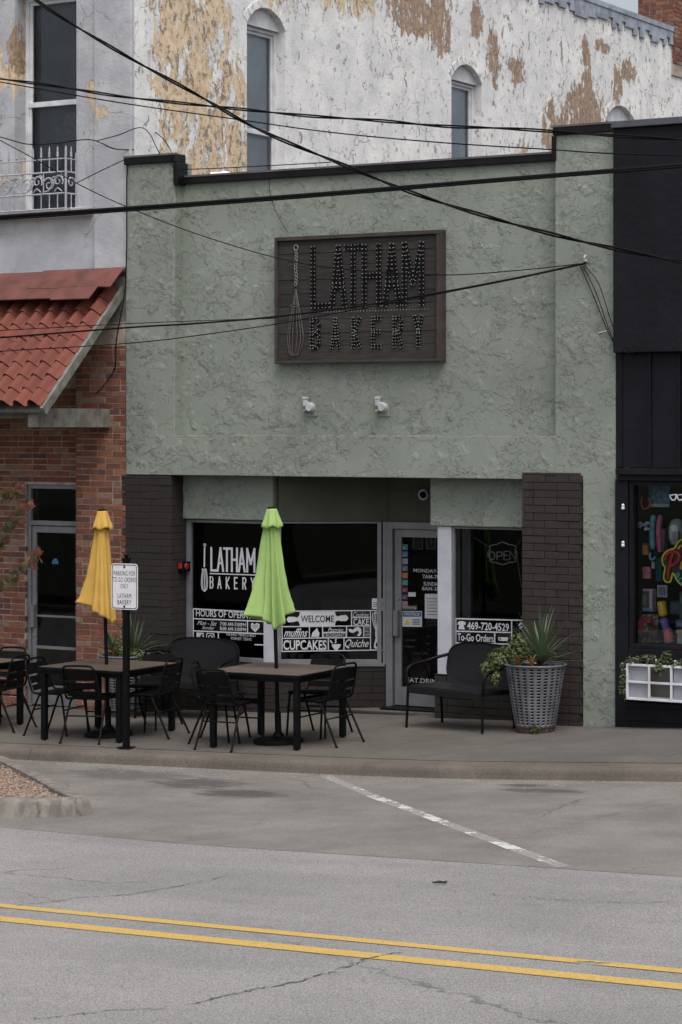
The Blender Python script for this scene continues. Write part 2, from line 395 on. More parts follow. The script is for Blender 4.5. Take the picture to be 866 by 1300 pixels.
def m_signwood():
    k = NT('sign_planks'); p = k.pos(); oi = k.node('ShaderNodeObjectInfo').outputs['Random']
    g = k.noise(k.mapping(p, (2.2,20,30)), 2, 7, .65, .4)
    c = k.mix(oi, (.021,.0185,.0175), (.040,.034,.031)); c = k.mix(k.ramp(g, .35, .7), k.mul(c, (.62,.62,.62)), k.mul(c, (1.3,1.27,1.25)))
    k.col(c); k.rough(.85); k.bump(g, .5, .004); return k.m
M['signwood'] = m_signwood()
M['signframe'] = vary('sign_frame_wood', (.042,.033,.029), .8, .3, 9, .5, 40)
M['signletter'] = vary('black_sign_letter', (.006,.006,.006), .85, .2, 9, spec=.1)
M['bulb'] = vary('clear_bulb', (.165,.165,.17), .25, .1, 30)
M['iron_white'] = vary('white_wrought_iron', (.36,.37,.40), .5, .15, 12, .2, 60, dirt=((.2,.17,.15), .5))
M['steel'] = vary('galvanised_fitting', (.42,.43,.45), .5, .15, 20, dirt=((.25,.22,.18), .5))
M['planter'] = vary('zinc_bucket', (.145,.15,.165), .55, .25, 7, .3, 40, metal=.3, dirt=((.08,.085,.095), .6))
M['rust'] = vary('rusty_rim', (.055,.026,.017), .9, .5, 22, .6, 60, dirt=((.13,.12,.12), .8))
M['soil'] = vary('potting_soil', (.03,.022,.015), .95, .3, 20, .8, 60)
def m_leaf(name, a, b, c2=None, rough=.5):
    k = NT(name); p = k.pos(); g = k.node('ShaderNodeNewGeometry').outputs['Random Per Island']; oi = k.node('ShaderNodeObjectInfo').outputs['Random']
    r = k.math('FRACT', k.math('ADD', k.math('MULTIPLY', oi, 5.3), k.math('MULTIPLY', g, 3.1)))
    c = k.mix(r, a, b)
    if c2: c = k.mix(k.ramp(k.noise(p, 7, 3), .5, .62), c, c2)
    c = k.mul(c, k.mix(k.noise(p, 30, 3), (.7,.7,.7), (1.25,1.25,1.25)))
    k.col(c); k.rough(rough); k.b.inputs['Transmission Weight'].default_value = 0
    tl = k.node('ShaderNodeBsdfTranslucent'); k.link(c, tl.inputs[0]); ms = k.node('ShaderNodeMixShader'); ms.inputs[0].default_value = .25
    k.link(k.b.outputs[0], ms.inputs[1]); k.link(tl.outputs[0], ms.inputs[2]); k.link(ms.outputs[0], k.out.inputs[0]); return k.m
M['yucca'] = m_leaf('yucca_leaf', (.055,.085,.045), (.105,.145,.07))
M['succulent'] = m_leaf('trailing_leaf', (.055,.085,.022), (.12,.15,.045))
M['orange_leaf'] = m_leaf('orange_leaf', (.28,.10,.025), (.35,.17,.04))
M['ivy'] = m_leaf('ivy_leaf', (.03,.045,.018), (.10,.12,.05))
M['maple_green'] = m_leaf('maple_leaf_green', (.05,.07,.03), (.15,.13,.06))
M['maple_red'] = m_leaf('maple_leaf_red', (.20,.075,.055), (.19,.125,.055))
M['bark'] = vary('young_bark', (.13,.09,.07), .9, .3, 14, .7, 50)
def m_fabric(name, a, b):
    k = NT(name); p = k.pos(); c = k.mix(k.ramp(k.noise(p, 4, 5), .3, .7), a, b)
    k.col(c); k.rough(.9); k.b.inputs['Sheen Weight'].default_value = .1
    k.bump(k.noise(p, 220, 2), .25, .0015)
    tl = k.node('ShaderNodeBsdfTranslucent'); k.link(c, tl.inputs[0]); ms = k.node('ShaderNodeMixShader'); ms.inputs[0].default_value = .2
    k.link(k.b.outputs[0], ms.inputs[1]); k.link(tl.outputs[0], ms.inputs[2]); k.link(ms.outputs[0], k.out.inputs[0]); return k.m
M['green_cloth'] = m_fabric('lime_canvas', (.32,.48,.155), (.37,.545,.185)); M['yellow_cloth'] = m_fabric('yellow_canvas', (.58,.35,.07), (.65,.405,.088))
def m_wicker():
    k = NT('black_wicker'); p = k.objco()
    a = k.node('ShaderNodeTexWave', wave_type='BANDS', bands_direction='X'); k.link(p, a.inputs[0]); a.inputs['Scale'].default_value = 26
    b = k.node('ShaderNodeTexWave', wave_type='BANDS', bands_direction='Z'); k.link(p, b.inputs[0]); b.inputs['Scale'].default_value = 42
    h = k.math('MULTIPLY', a.outputs['Fac'], b.outputs['Fac']); k.col(k.mix(h, (.0045,.005,.006), (.0145,.0155,.019))); k.rough(.55); k.b.inputs['Specular IOR Level'].default_value = .25; k.bump(h, .8, .006); return k.m
M['wicker'] = m_wicker()
def m_plank():
    k = NT('table_plank'); p = k.objco(); oi = k.node('ShaderNodeObjectInfo').outputs['Random']
    g = k.noise(k.mapping(p, (3,30,30)), 2, 6, .6, .3); c = k.mix(oi, (.075,.058,.047), (.115,.090,.074))
    c = k.mul(c, k.mix(k.ramp(g, .3, .7), (.75,.75,.75), (1.2,1.2,1.2))); k.col(c); k.rough(.5); k.bump(g, .3, .003); return k.m
M['plank'] = m_plank()
# --- ground
def m_asphalt():
    k = NT('old_asphalt'); p = k.pos()
    fine = k.noise(p, 105, 4, .8); agg = k.vor(p, 80); big = k.noise(p, .55, 6, .6); mid = k.noise(k.mapping(p, (.5,3,1)), .8, 5, .6)
    c = k.mix(k.ramp(agg, .15, .6), (.285,.276,.266), (.133,.13,.127)); c = k.mix(k.ramp(fine, .42, .68, 0, .75), c, (.355,.345,.335))
    c = k.mul(c, k.mix(k.ramp(big, .3, .7), (.88,.88,.89), (1.1,1.1,1.1))); c = k.mul(c, k.mix(k.ramp(mid, .3, .7), (.93,.93,.93), (1.06,1.06,1.05)))
    wp = k.vmath('ADD', p, k.vmath('MULTIPLY', k.noise(p, 2.2, 6, .7, out=1), (.55,.55,.0)))
    ed = k.vor(k.mapping(wp, (.16,.42,.1), loc=(.33,.1,0)), 1, 'DISTANCE_TO_EDGE'); cr = k.math('MULTIPLY', k.ramp(ed, .0035, .0008), k.ramp(k.noise(p, .5, 2), .42, .55))
    c = k.mix(k.math('MULTIPLY', cr, .6), c, (.05,.05,.05)); pat = k.ramp(k.noise(k.mapping(p, (1,1.6,1), loc=(4,2,0)), .9, 7, .7), .62, .72, 0, .45)
    c = k.mix(pat, c, (.11,.108,.105)); c = k.mix(k.ramp(k.noise(p, 26, 2), .73, .76, 0, .7), c, (.05,.05,.05)); k.col(c); k.rough(.92)
    h = k.math('ADD', k.math('MULTIPLY', agg, .7), fine); h = k.math('ADD', h, k.math('MULTIPLY', cr, -2)); k.bump(h, .6, .006); return k.m
M['asphalt'] = m_asphalt()
def m_concrete(name, a, b, stains_patches=(), dark=(.05,.047,.045), cracks=True):
    k = NT(name); p = k.pos(); n = k.noise(p, 1.1, 9, .72); f = k.noise(p, 55, 5, .8)
    c = k.mix(k.ramp(n, .3, .72), a, b); c = k.mul(c, k.mix(k.ramp(f, .3, .7), (.72,.72,.72), (1.2,1.2,1.2)))
    c = k.mix(k.ramp(k.noise(p, 21, 3), .70, .74, 0, .6), c, tuple(x*.45 for x in a))
    c = k.mix(k.ramp(k.noise(k.mapping(p, (.6,2.4,1)), 1.3, 6, .7), .55, .75, 0, .35), c, tuple(x*.62 for x in a))
    cmb = k.vmath('MULTIPLY', p, (1,1,0)); rag = k.noise(k.mapping(p, (3.0,9,1)), 1.6, 8, .75)
    for (x, y, rx, ry, s) in stains_patches:
        bl = k.blob(cmb, x, y, rx, ry, .8); c = k.mix(k.math('MULTIPLY', k.ramp(k.math('ADD', k.math('MULTIPLY', bl, .5), k.math('MULTIPLY', rag, 1.1)), .78, 1.02), s), c, dark)
    h = f
    if cracks:
        wp = k.vmath('ADD', p, k.vmath('MULTIPLY', k.noise(p, 1.7, 5, .6, out=1), (.5,.5,0)))
        ed = k.vor(k.mapping(wp, (.3,.4,.1)), 1, 'DISTANCE_TO_EDGE'); cr = k.math('MULTIPLY', k.ramp(ed, .006, .001), k.ramp(k.noise(p, .7, 2), .48, .58))
        c = k.mix(k.math('MULTIPLY', cr, .6), c, (.06,.055,.05)); h = k.math('ADD', h, k.math('MULTIPLY', cr, -2))
    k.col(c); k.rough(.85); k.bump(h, .35, .004); return k.m
M['parking'] = m_concrete('stained_parking_concrete', (.128,.116,.106), (.20,.186,.172), ((.85,-3.9,.55,.38,.85),(1.6,-4.35,.55,.3,.9),(-.2,-3.6,.9,.4,.6),(3.8,-3.2,.30,.13,.8),(4.1,-3.5,.5,.16,.8)))
M['sidewalk'] = m_concrete('sidewalk_concrete', (.078,.069,.060), (.115,.104,.092), ((-1.2,-2.0,.5,.4,.5),(.5,-1.9,.5,.4,.4),(2.5,-.5,.5,.25,.4)))  # ragged dark patches about the two tables and the right planter
M['sidewalk2'] = m_concrete('darker_ramp_concrete', (.082,.076,.070), (.118,.109,.10))
M['curb'] = m_concrete('worn_curb_concrete', (.080,.067,.055), (.136,.117,.098), cracks=False)
def m_islcurb():
    k = NT('scuffed_island_curb'); p = k.pos(); n = k.noise(k.mapping(p, (3,3,.8)), 2.2, 7, .7)
    c = k.mix(k.ramp(n, .35, .62), (.22,.20,.175), (.12,.108,.098)); sc = k.ramp(k.noise(k.mapping(p, (7,7,1.2)), 1.2, 7, .75), .50, .66)
    c = k.mix(k.math('MULTIPLY', sc, .75), c, (.04,.038,.038)); k.col(c); k.rough(.85); k.bump(n, .3, .006); return k.m
M['islcurb'] = m_islcurb()
def m_paint(name, c, wear, resid=0.):
    k = NT(name); p = k.pos(); n = k.math('ADD', k.math('MULTIPLY', k.noise(p, 2.2, 3, .6), .55), k.math('MULTIPLY', k.noise(p, 16, 7, .75), .45)); f = k.noise(p, 60, 3, .7)
    cc = k.mul(c, k.mix(k.ramp(f, .3, .7), (.78,.78,.78), (1.12,1.12,1.12))); k.col(cc); k.rough(.8)
    tr = k.node('ShaderNodeBsdfTransparent'); ms = k.node('ShaderNodeMixShader')
    k.link(k.ramp(k.math('ADD', n, k.math('MULTIPLY', f, .12)), wear, wear+.05, 0, 1-resid), ms.inputs[0]); k.link(k.b.outputs[0], ms.inputs[1]); k.link(tr.outputs[0], ms.inputs[2]); k.link(ms.outputs[0], k.out.inputs[0]); return k.m
M['yellow'] = m_paint('yellow_road_paint', (.46,.305,.085), .67); M['white_paint'] = m_paint('worn_white_road_paint', (.50,.50,.49), .50, .30)
M['gravel'] = m_leaf('tan_gravel', (.26,.185,.14), (.42,.325,.26), None, .9)
M['gravel_bed'] = vary('gravel_bed', (.24,.18,.14), .95, .3, 30, .6, 120)
M['grass'] = vary('lawn', (.022,.032,.014), .95, .3, 2, .6, 60)
M['earth'] = vary('far_ground', (.10,.095,.085), .95, .2, .2)

# ------------------------------------------------------------------ ground
def sheet(name, x0, x1, y0, y1, nx, ny, zf, m, thick=0):
    mb = MB()
    for j in range(ny+1):
        for i in range(nx+1):
            x = x0+(x1-x0)*i/nx; y = y0+(y1-y0)*j/ny; mb.v.append((x, y, zf(x, y)))
    for j in range(ny):
        for i in range(nx):
            a = j*(nx+1)+i; mb.f.append((a, a+1, a+nx+2, a+nx+1)); mb.m.append(0)
    return tag(obj(name, mb, m), kind='structure')
YC = -2.95
def lawn_z(x, y):
    t = max(0, min(1, (-15.6-y)/4)); return -.2 + 1.6*t*t*(3-2*t)
sheet('ground', -300, 300, -300, 300, 1, 1, lambda x, y: -.75, M['earth'])
sheet('road', -60, 60, -15.2, -5.4, 240, 4, lambda x, y: zroad(x, y), M['asphalt'])
sheet('lawn', -120, 120, -140, -15.6, 60, 60, lambda x, y: lawn_z(x, y)+zs(x)*.0+.35*(zs(x) > 0)*min(1, zs(x)*3), M['grass'])
mbk = MB()
# the parking lane slopes up to the gutter; its outer edge is a little skewed to the kerb
mb = MB(); N = 240
for i in range(N+1):
    x = -60+120*i/N; ye = -6.64-.101*max(-8, min(12, x)); yb = -2.6
    mb.v += [(x, ye, zroad(x, 0)+.002), (x, yb, zroad(x, 0)+.002)]
for i in range(N): mb.f.append((2*i, 2*i+2, 2*i+3, 2*i+1)); mb.m.append(0)
tag(obj('parking_lane', mb, M['parking']), kind='structure')
# far kerb of the street
mb = MB()
for i in range(60):
    x = -60+2*i; a, b = zroad(x, 0), zroad(x+2, 0)
    mb.obox((x, -15.65, a-.3), (2, 0, b-a), (0, .45, 0), (0, 0, .42))
tag(obj('curb', mb, M['curb']), kind='structure')

# kerb along the shops: rounded profile swept along x
def yck(x): return YC + (.07*max(0, min(4, x-1.8)))
mb = MB(); prof = [(.32, -.30), (.32, -.001), (.06, -.004), (.025, -.012), (.004, -.034), (-.004, -.07), (-.02, -.135), (-.05, -.20), (-.06, -.30)]
xs = [-60+.5*i for i in range(241)]
for x in xs:
    for dy, dz in prof: mb.v.append((x, yck(x)+dy, zside(x, yck(x))+dz))
n = len(prof)
for i in range(len(xs)-1):
    for j in range(n-1): mb.f.append((i*n+j, i*n+j+1, (i+1)*n+j+1, (i+1)*n+j)); mb.m.append(0)
tag(obj('curb', mb, M['curb'], shade=50), kind='structure')
# sidewalk: slabs with tooled joints, one object a slab
swalk = MB()
for i in range(120):
    x = -60+i; a, b = x, x+1
    swalk.add([(a, yck(a)+.25, zside(a,-2.7)-.03), (b, yck(b)+.25, zside(b,-2.7)-.03), (b, 3, zside(b,0)-.03), (a, 3, zside(a,0)-.03)], [(0,1,2,3)])
sw = tag(obj('sidewalk', swalk, M['dmortar']), kind='structure')
def slab(xa0, xa1, xb0, xb1, m):
    """kerb-side corners at xa0..xa1, wall-side corners at xb0..xb1"""
    mb = MB(); g = .004; nx, ny = 6, 8; top = []
    for j in range(ny+1):
        t = j/ny
        for i in range(nx+1):
            s = i/nx; x0 = xa0+(xb0-xa0)*t+g; x1 = xa1+(xb1-xa1)*t-g; x = x0+(x1-x0)*s
            y = (yck(x)+.324)*(1-t)+1.2*t
            mb.v.append((x, y, zside(x, y)-.001))
    for j in range(ny):
        for i in range(nx):
            a = j*(nx+1)+i; mb.f.append((a, a+1, a+nx+2, a+nx+1)); mb.m.append(0)
    edge = [i for i in range(nx+1)] + [(nx+1)*(j+1)-1 for j in range(1, ny+1)] + [ny*(nx+1)+i for i in range(nx-1, -1, -1)] + [(nx+1)*j for j in range(ny-1, 0, -1)]
    o = len(mb.v); mb.v += [(mb.v[e][0], mb.v[e][1], mb.v[e][2]-.05) for e in edge]; L = len(edge)
    for i in range(L): mb.f.append((edge[i], o+i, o+(i+1) % L, edge[(i+1) % L])); mb.m.append(0)
    obj('slab', mb, m, sw)
cuts = [(-8.2,-8.2),(-6.6,-6.6),(-5.0,-5.0),(-3.4,-3.4),(-1.55,-1.55),(.62,1.0),(2.3,3.62),(4.6,4.9),(6.2,6.4),(7.8,7.9)]
for i in range(len(cuts)-1):
    slab(cuts[i][0], cuts[i+1][0], cuts[i][1], cuts[i+1][1], M['sidewalk2'] if i >= 6 else M['sidewalk'])
tag(obj('sidewalk', MB().obox((-60,-2.63,-.35),(51.8,0,0),(0,3,0),(0,0,.02)).obox((7.8,-2.3,.2),(52,0,0),(0,3.5,0),(0,0,.15)), M['sidewalk']), kind='structure')
# kerb joint filled with white caulk
obj('caulk_joint', MB().tube([(-1.88, YC-.012, zside(-1.88,-3)-.16), (-1.87, YC-.008, zside(-1.87,-3)-.06), (-1.86, YC+.012, zside(-1.86,-3)-.012), (-1.84, YC+.14, zside(-1.84,-3)+.003)], [.006,.005,.004,.002], 6), M['curb'], None).parent = None
tag(bpy.data.objects['caulk_joint'], 'thin caulk line down the curb face left of the sign post', 'joint')

# painted lines
def ribbon(name, pts, wd, m, lift, label, cat):
    mb = MB(); P = [Vector(p) for p in pts]; k = 40; ring = []
    for i in range(k+1):
        t = i/k; a = P[0].lerp(P[1], t); d = (P[1]-P[0]).normalized(); nn = Vector((-d.y, d.x))
        wv = wd*(1+.06*mnoise.noise(Vector((t*20, lift*50, 0))))
        for s in (-1, 1):
            q = a+nn*wv/2*s; mb.v.append((q.x, q.y, zroad(q.x, 0)+lift))
    for i in range(k): mb.f.append((2*i, 2*i+2, 2*i+3, 2*i+1)); mb.m.append(0)
    return tag(obj(name, mb, m), label, cat)
d1 = (Vector((8.28,-10.31))-Vector((3.24,-9.72))).normalized(); d2 = (Vector((8.4,-10.585))-Vector((3.49,-10.03))).normalized()
a1 = Vector((5.95,-9.93)); a2 = Vector((6.2,-10.315))
ribbon('yellow_line', [a1-d1*30, a1+d1*22], .10, M['yellow'], .004, 'yellow centre line stripe on the asphalt, the one nearer the shops', 'road marking')
ribbon('yellow_line', [a2-d2*30, a2+d2*22], .135, M['yellow'], .004, 'yellow centre line stripe on the asphalt, the one nearer the camera', 'road marking')
wa, wb = Vector((1.72,-3.12)), Vector((6.09,-7.2))
ribbon('parking_line', [wa, wb], .105, M['white_paint'], .006, 'worn white parking bay line running slantwise from the curb', 'road marking')

# gravel island with a rounded kerb
isl = [(1.08,-5.88),(.98,-5.76),(.60,-5.46),(-.15,-4.82),(-.93,-4.18),(-1.7,-3.58),(-2.5,-3.08),(-3.6,-3.02),(-4.9,-3.9),(-5.6,-5.2),(-5.4,-6.2),(-4.6,-6.45),(-1.0,-6.38),(.42,-6.25),(.80,-6.14),(1.03,-6.02)]
icx, icy = -2.2, -5.0
def inset(pl, d):
    out = []; k = len(pl)
    for i in range(k):
        p = Vector(pl[i]); t = (Vector(pl[(i+1) % k])-Vector(pl[i-1])).normalized(); nn = Vector((-t.y, t.x)); out.append(p+nn*d)
    return out
isl_s = [(p.x, p.y) for p in smooth([Vector((*p, 0)) for p in isl+[isl[0]]], 4)[:-1]]
sgn = 1 if (sum(isl_s[i-1][0]*isl_s[i][1]-isl_s[i][0]*isl_s[i-1][1] for i in range(len(isl_s))) > 0) else -1
rings = [(-.035,-.02),(-.01,.04),(.0,.09),(.02,.125),(.05,.142),(.15,.145),(.165,.138),(.17,.06)]
mb = MB(); kk = len(isl_s); isl_ring = []
for d, h in rings:
    r = inset(isl_s, d*sgn); isl_ring = r
    for p in r: mb.v.append((p.x, p.y, zroad(p.x, 0)+.004+h))
for i in range(len(rings)-1):
    for j in range(kk): mb.f.append((i*kk+j, i*kk+(j+1) % kk, (i+1)*kk+(j+1) % kk, (i+1)*kk+j)); mb.m.append(0)
if sgn < 0: mb.f = [f[::-1] for f in mb.f]
tag(obj('curb', mb, M['islcurb'], shade=60), kind='structure')
mb = MB(); vs_, fs = plate2d([[(p.x, p.y) for p in isl_ring]])
mb.add([(v[0], v[1], zroad(v[0], 0)+.10) for v in vs_], fs); tag(obj('planting_bed', mb, M['gravel_bed']), kind='structure')
def inside(x, y, pl):
    c = False; j = len(pl)-1
    for i in range(len(pl)):
        if (pl[i][1] > y) != (pl[j][1] > y) and x < (pl[j][0]-pl[i][0])*(y-pl[i][1])/(pl[j][1]-pl[i][1])+pl[i][0]: c = not c
        j = i
    return c
mb = MB(); ir = [(p.x, p.y) for p in isl_ring]; rnd = random.Random(3); cnt = 0
while cnt < 9000:
    x = rnd.uniform(-4.2, 1.0); y = rnd.uniform(-6.6, -2.9)
    if not inside(x, y, ir): continue
    cnt += 1; r = rnd.uniform(.010, .022); z = zroad(x, 0)+.102+rnd.uniform(0, .012)
    a = rnd.uniform(0, 6.28); q = [Vector((cos(a+i*2.094)*r*rnd.uniform(.7,1.2), sin(a+i*2.094)*r*rnd.uniform(.7,1.2), rnd.uniform(-.2,.3)*r)) for i in range(3)]
    t = Vector((rnd.uniform(-.3,.3)*r, rnd.uniform(-.3,.3)*r, r*.8)); b = Vector((0,0,-r*.6))
    mb.add([Vector((x,y,z))+e for e in q+[t, b]], [(0,1,3),(1,2,3),(2,0,3),(1,0,4),(2,1,4),(0,2,4)])
tag(obj('gravel', mb, M['gravel']), 'tan gravel filling the curbed island at the left edge', 'gravel', kind='stuff')
# long cracks in the street, laid as thin jagged strips of dark grit
M['crack'] = vary('crack_grit', (.075,.073,.07), .95, .3, 30)
road = bpy.data.objects['road']; plane_ = bpy.data.objects['parking_lane']
def crack(parent, pts, wd, seed):
    R9 = random.Random(seed); q = smooth([Vector((a, b, 0)) for a, b in pts], 14); mb = MB()
    q = [p+Vector((R9.uniform(-.025,.025), R9.uniform(-.025,.025), 0)) for p in q]; o = 0
    for i, p in enumerate(q):
        t = (q[min(i+1, len(q)-1)]-q[max(i-1, 0)]).normalized(); nn = Vector((-t.y, t.x, 0)); w2 = wd*.7*R9.uniform(.15,1.0)*(1 if 2 < i < len(q)-3 else .3)
        for s in (-1, 1): e = p+nn*w2*s/2; mb.v.append((e.x, e.y, zroad(e.x, 0)+.0045))
    for i in range(len(q)-1):
        if R9.random() > .14: mb.f.append((2*i, 2*i+2, 2*i+3, 2*i+1)); mb.m.append(0)
    obj('crack', mb, M['crack'], parent)
crack(road, [(3.181,-9.646),(3.383,-9.404),(3.479,-9.188),(3.691,-9.034),(3.826,-8.771),(3.941,-8.375),(3.988,-8.054)], .022, 1)
crack(road, [(6.156,-11.776),(6.224,-11.51),(6.286,-11.301),(6.391,-11.073),(6.434,-10.817),(6.434,-10.521),(6.461,-10.348),(6.53,-10.183)], .030, 2)
crack(road, [(5.576,-12.348),(5.705,-12.188),(5.875,-12.012),(6.092,-11.897)], .016, 3)
crack(road, [(5.718,-8.248),(6.218,-8.325),(6.687,-8.374),(7.115,-8.369),(7.38,-8.177)], .014, 4)
crack(road, [(2.259,-8.509),(2.713,-8.544),(3.237,-8.599),(3.593,-8.536)], .014, 5)
crack(plane_, [(5.069,-6.298),(5.19,-5.534),(5.339,-4.713),(5.573,-3.916)], .014, 6)
crack(plane_, [(3.875,-5.071),(4.547,-5.064),(5.207,-5.011),(6.018,-4.965)], .010, 7)
# grit washed against the kerb
mb = MB(); R9 = random.Random(17)
for i in range(1500):
    x = R9.uniform(-3.5, 6.5); y = yck(x)-.05-abs(R9.gauss(0, .05))-(.5*R9.random()**3); s = R9.uniform(.003,.009); z = zroad(x, 0)+.003; a = R9.uniform(0,6.28)
    mb.add([(x+s*cos(a), y+s*sin(a), z), (x+s*cos(a+2.1), y+s*sin(a+2.1), z), (x+s*cos(a+4.2), y+s*sin(a+4.2), z), (x, y, z+s*.9)], [(0,1,3),(1,2,3),(2,0,3)])
tag(obj('grit', mb, vary('pale_grit', (.24,.22,.19), .95, .5, 60)), 'loose grit washed against the foot of the curb', 'grit', kind='stuff')
# litter on the road
for (x, y, s, a, lab) in ((5.6,-8.05,.045,.3,'small dark twig lying on the asphalt below the parking line end'),):
    mb = MB(); z = zroad(x, 0)+.012
    mb.tube([(x-s, y-.02, z), (x, y, z+.006), (x+s, y+.015, z)], [.005,.009,.004], 6); mb.tube([(x, y, z+.004), (x+.03, y+.05, z+.004)], [.005,.003], 5)
    tag(obj('twig', mb, M['soil']), lab, 'twig')
# ------------------------------------------------------------------ bricks
def unit_brick():
    """1 x 1 x 1, front at y = 0 facing -y, chamfered front edge; 12-50 triangles"""
    c = .03; mb = MB()
    mb.add([(0,.06,0),(1,.06,0),(1,.06,1),(0,.06,1), (c*.4,0,c*1.2),(1-c*.4,0,c*1.2),(1-c*.4,0,1-c*1.2),(c*.4,0,1-c*1.2), (0,1,0),(1,1,0),(1,1,1),(0,1,1)],
      [(4,5,6,7),(0,1,5,4),(1,2,6,5),(2,3,7,6),(3,0,4,7),(8,9,1,0),(9,10,2,1),(10,11,3,2),(11,8,0,3)])
    return mb
UB = unit_brick()
def bricks(parent, frames_cells, mat, meshname, limit, depth=.06):
    """frames_cells: list of (Frame, a0, a1, z0, z1, depth); first `limit` single objects, rest one joined part"""
    me = UB.mesh(meshname); me.materials.append(mat); rest = MB(); off = worldloc(parent); k = 0
    for fr, a0, a1, z0, z1, jit in frames_cells:
        o = fr.p(a0, z0, jit); th = depth
        X = fr.r*(a1-a0); Y = -fr.n*th; Z = Vector((0,0,z1-z0))
        if k < limit:
            b = bpy.data.objects.new('brick', me); COL.objects.link(b); b.parent = parent
            b.location = o-off; b.rotation_euler = (0,0,math.atan2(fr.r.y, fr.r.x)); b.scale = (a1-a0, th, z1-z0)
        else:
            rest.add([o+X*v[0]+Y*v[1]+Z*v[2] for v in UB.v], UB.f)
        k += 1
    if rest.v:
        r = obj('brickwork', rest, mat, parent); r['kind'] = 'stuff'
def courses(fr, a0, a1, z0, z1, ch, bl, joint, rnd, holes=(), key=None):
    out = []; row = 0; z = z0
    while z < z1-.01:
        zt = min(z+ch-joint, z1); a = a0 - (bl/2 if row % 2 else 0) - rnd.uniform(0, .01); 
        while a < a1-.01:
            L = bl*(1 if rnd.random() > .12 else .52); s0 = max(a, a0); s1 = min(a+L-joint, a1); a += L
            if s1-s0 < .02: continue
            segs = [(s0, s1)]
            for (h0, h1, hz0, hz1) in holes:
                if zt > hz0+.01 and z < hz1-.01:
                    ns = []
                    for (p, q) in segs:
                        if q <= h0 or p >= h1: ns.append((p, q)); continue
                        if p < h0-.02: ns.append((p, h0))
                        if q > h1+.02: ns.append((h1, q))
                    segs = ns
            for p, q in segs: out.append((fr, p, q, z+rnd.uniform(-.001,.001), zt, rnd.uniform(-.004,.004)))
        z += ch; row += 1
    return out

# ================================================================== corner building on the left: brick shop front, painted upper storey
WX = -2.791                                   # x of its long side wall
LB = thing('corner_building', 'two storey corner building with peeling white paint above and red brick shop front below', 'building', (-4.2, .1, -.16))
def wallplate(name, fr, outl, depth, m, parent, bev=.008, label=None):
    mb = MB(); plate(mb, fr, outl, depth, bev); return obj(name, mb, m, parent, label=label)
def arch(y0, y1, zb, zsp, rise, n=10):
    """window opening outline with a segmental arch"""
    w2 = (y1-y0)/2; R = (w2*w2+rise*rise)/(2*rise); cz = zsp+rise-R; a = math.asin(w2/R); c = (y0+y1)/2
    return [(y0, zb), (y1, zb)] + [(c+R*sin(a-2*a*i/n), cz+R*cos(a-2*a*i/n)) for i in range(n+1)]
FS = Frame((WX, 0, 0), (0, 1, 0))             # side wall plane, n = +x
assert FS.n.x > 0
side_wins = [(2.43, 3.30, 5.3, 8.02, .23), (7.64, 8.55, 5.3, 8.0, .23), (12.75, 13.95, 5.3, 7.98, .27)]
outl = [[(.106,-.4),(16.2,-.4),(16.2,9.25),(15.45,9.55),(15.4,9.72),(.106,9.72)]] + [arch(*a) for a in side_wins]
wallplate('side_wall', FS, outl, .4, M['peel_side'], LB, 0, label='long side wall with flaking white paint over ochre plaster')
def sash_window(fr, a0, a1, z0, z1, zmid, depth, parent, head=None, sill=False):
    """timber double hung window set back by depth from the wall face"""
    w_ = obj('window', MB(), M['whiteframe'], parent)
    f = MB(); fw = .045
    def bx_(p0, p1, q0, q1, d0, d1): f.obox(fr.p(p0, q0, -d1), fr.r*(p1-p0), fr.n*(d1-d0), fr.u*(q1-q0))
    bx_(a0, a0+fw, z0, z1, depth, depth+.08); bx_(a1-fw, a1, z0, z1, depth, depth+.08); bx_(a0+fw, a1-fw, z1-fw, z1, depth, depth+.08)
    bx_(a0+fw, a1-fw, zmid-.03, zmid+.03, depth+.005, depth+.06)
    bx_(a0+fw, a0+fw+.035, zmid+.03, z1-fw, depth+.03, depth+.07); bx_(a1-fw-.035, a1-fw, zmid+.03, z1-fw, depth+.03, depth+.07)
    bx_(a0+fw+.035, a1-fw-.035, z1-fw-.04, z1-fw, depth+.03, depth+.07)
    bx_(a0+fw, a0+fw+.03, z0, zmid-.03, depth+.015, depth+.055); bx_(a1-fw-.03, a1-fw, z0, zmid-.03, depth+.015, depth+.055)
    obj('frame', f, M['whiteframe'], w_, bevel=.004)
    g = MB(); g.add([fr.p(a0+fw, zmid, -depth-.05), fr.p(a1-fw, zmid, -depth-.05), fr.p(a1-fw, z1-fw, -depth-.05), fr.p(a0+fw, z1-fw, -depth-.05)], [(0,1,2,3)])
    obj('pane', g, M['glass_up'], w_)
    g = MB(); g.add([fr.p(a0+fw, z0, -depth-.035), fr.p(a1-fw, z0, -depth-.035), fr.p(a1-fw, zmid, -depth-.035), fr.p(a0+fw, zmid, -depth-.035)], [(0,1,2,3)])
    obj('pane', g, M['glass_up'], w_)
    b = MB(); b.obox(fr.p(a0-.1, z0-.2, -depth-1.2), fr.r*(a1-a0+.2), fr.n*.02, fr.u*(z1-z0+.4)); 
    for s in (a0-.1, a1+.08): b.obox(fr.p(s, z0-.2, -depth-1.18), fr.r*.02, fr.n*1.08, fr.u*(z1-z0+.4))
    b.obox(fr.p(a0-.1, z1+.18, -depth-1.18), fr.r*(a1-a0+.2), fr.n*1.08, fr.u*.02); b.obox(fr.p(a0-.1, z0-.2, -depth-1.18), fr.r*(a1-a0+.2), fr.n*1.08, fr.u*.02)
    obj('dark_room', b, M['interior_item'], w_)
    if head:
        h = MB(); plate(h, fr, [arch(a0, a1, z1, z1+.002, head)], .04, 0, -depth+.05); obj('arch_panel', h, M['whiteframe'], w_)
    return w_
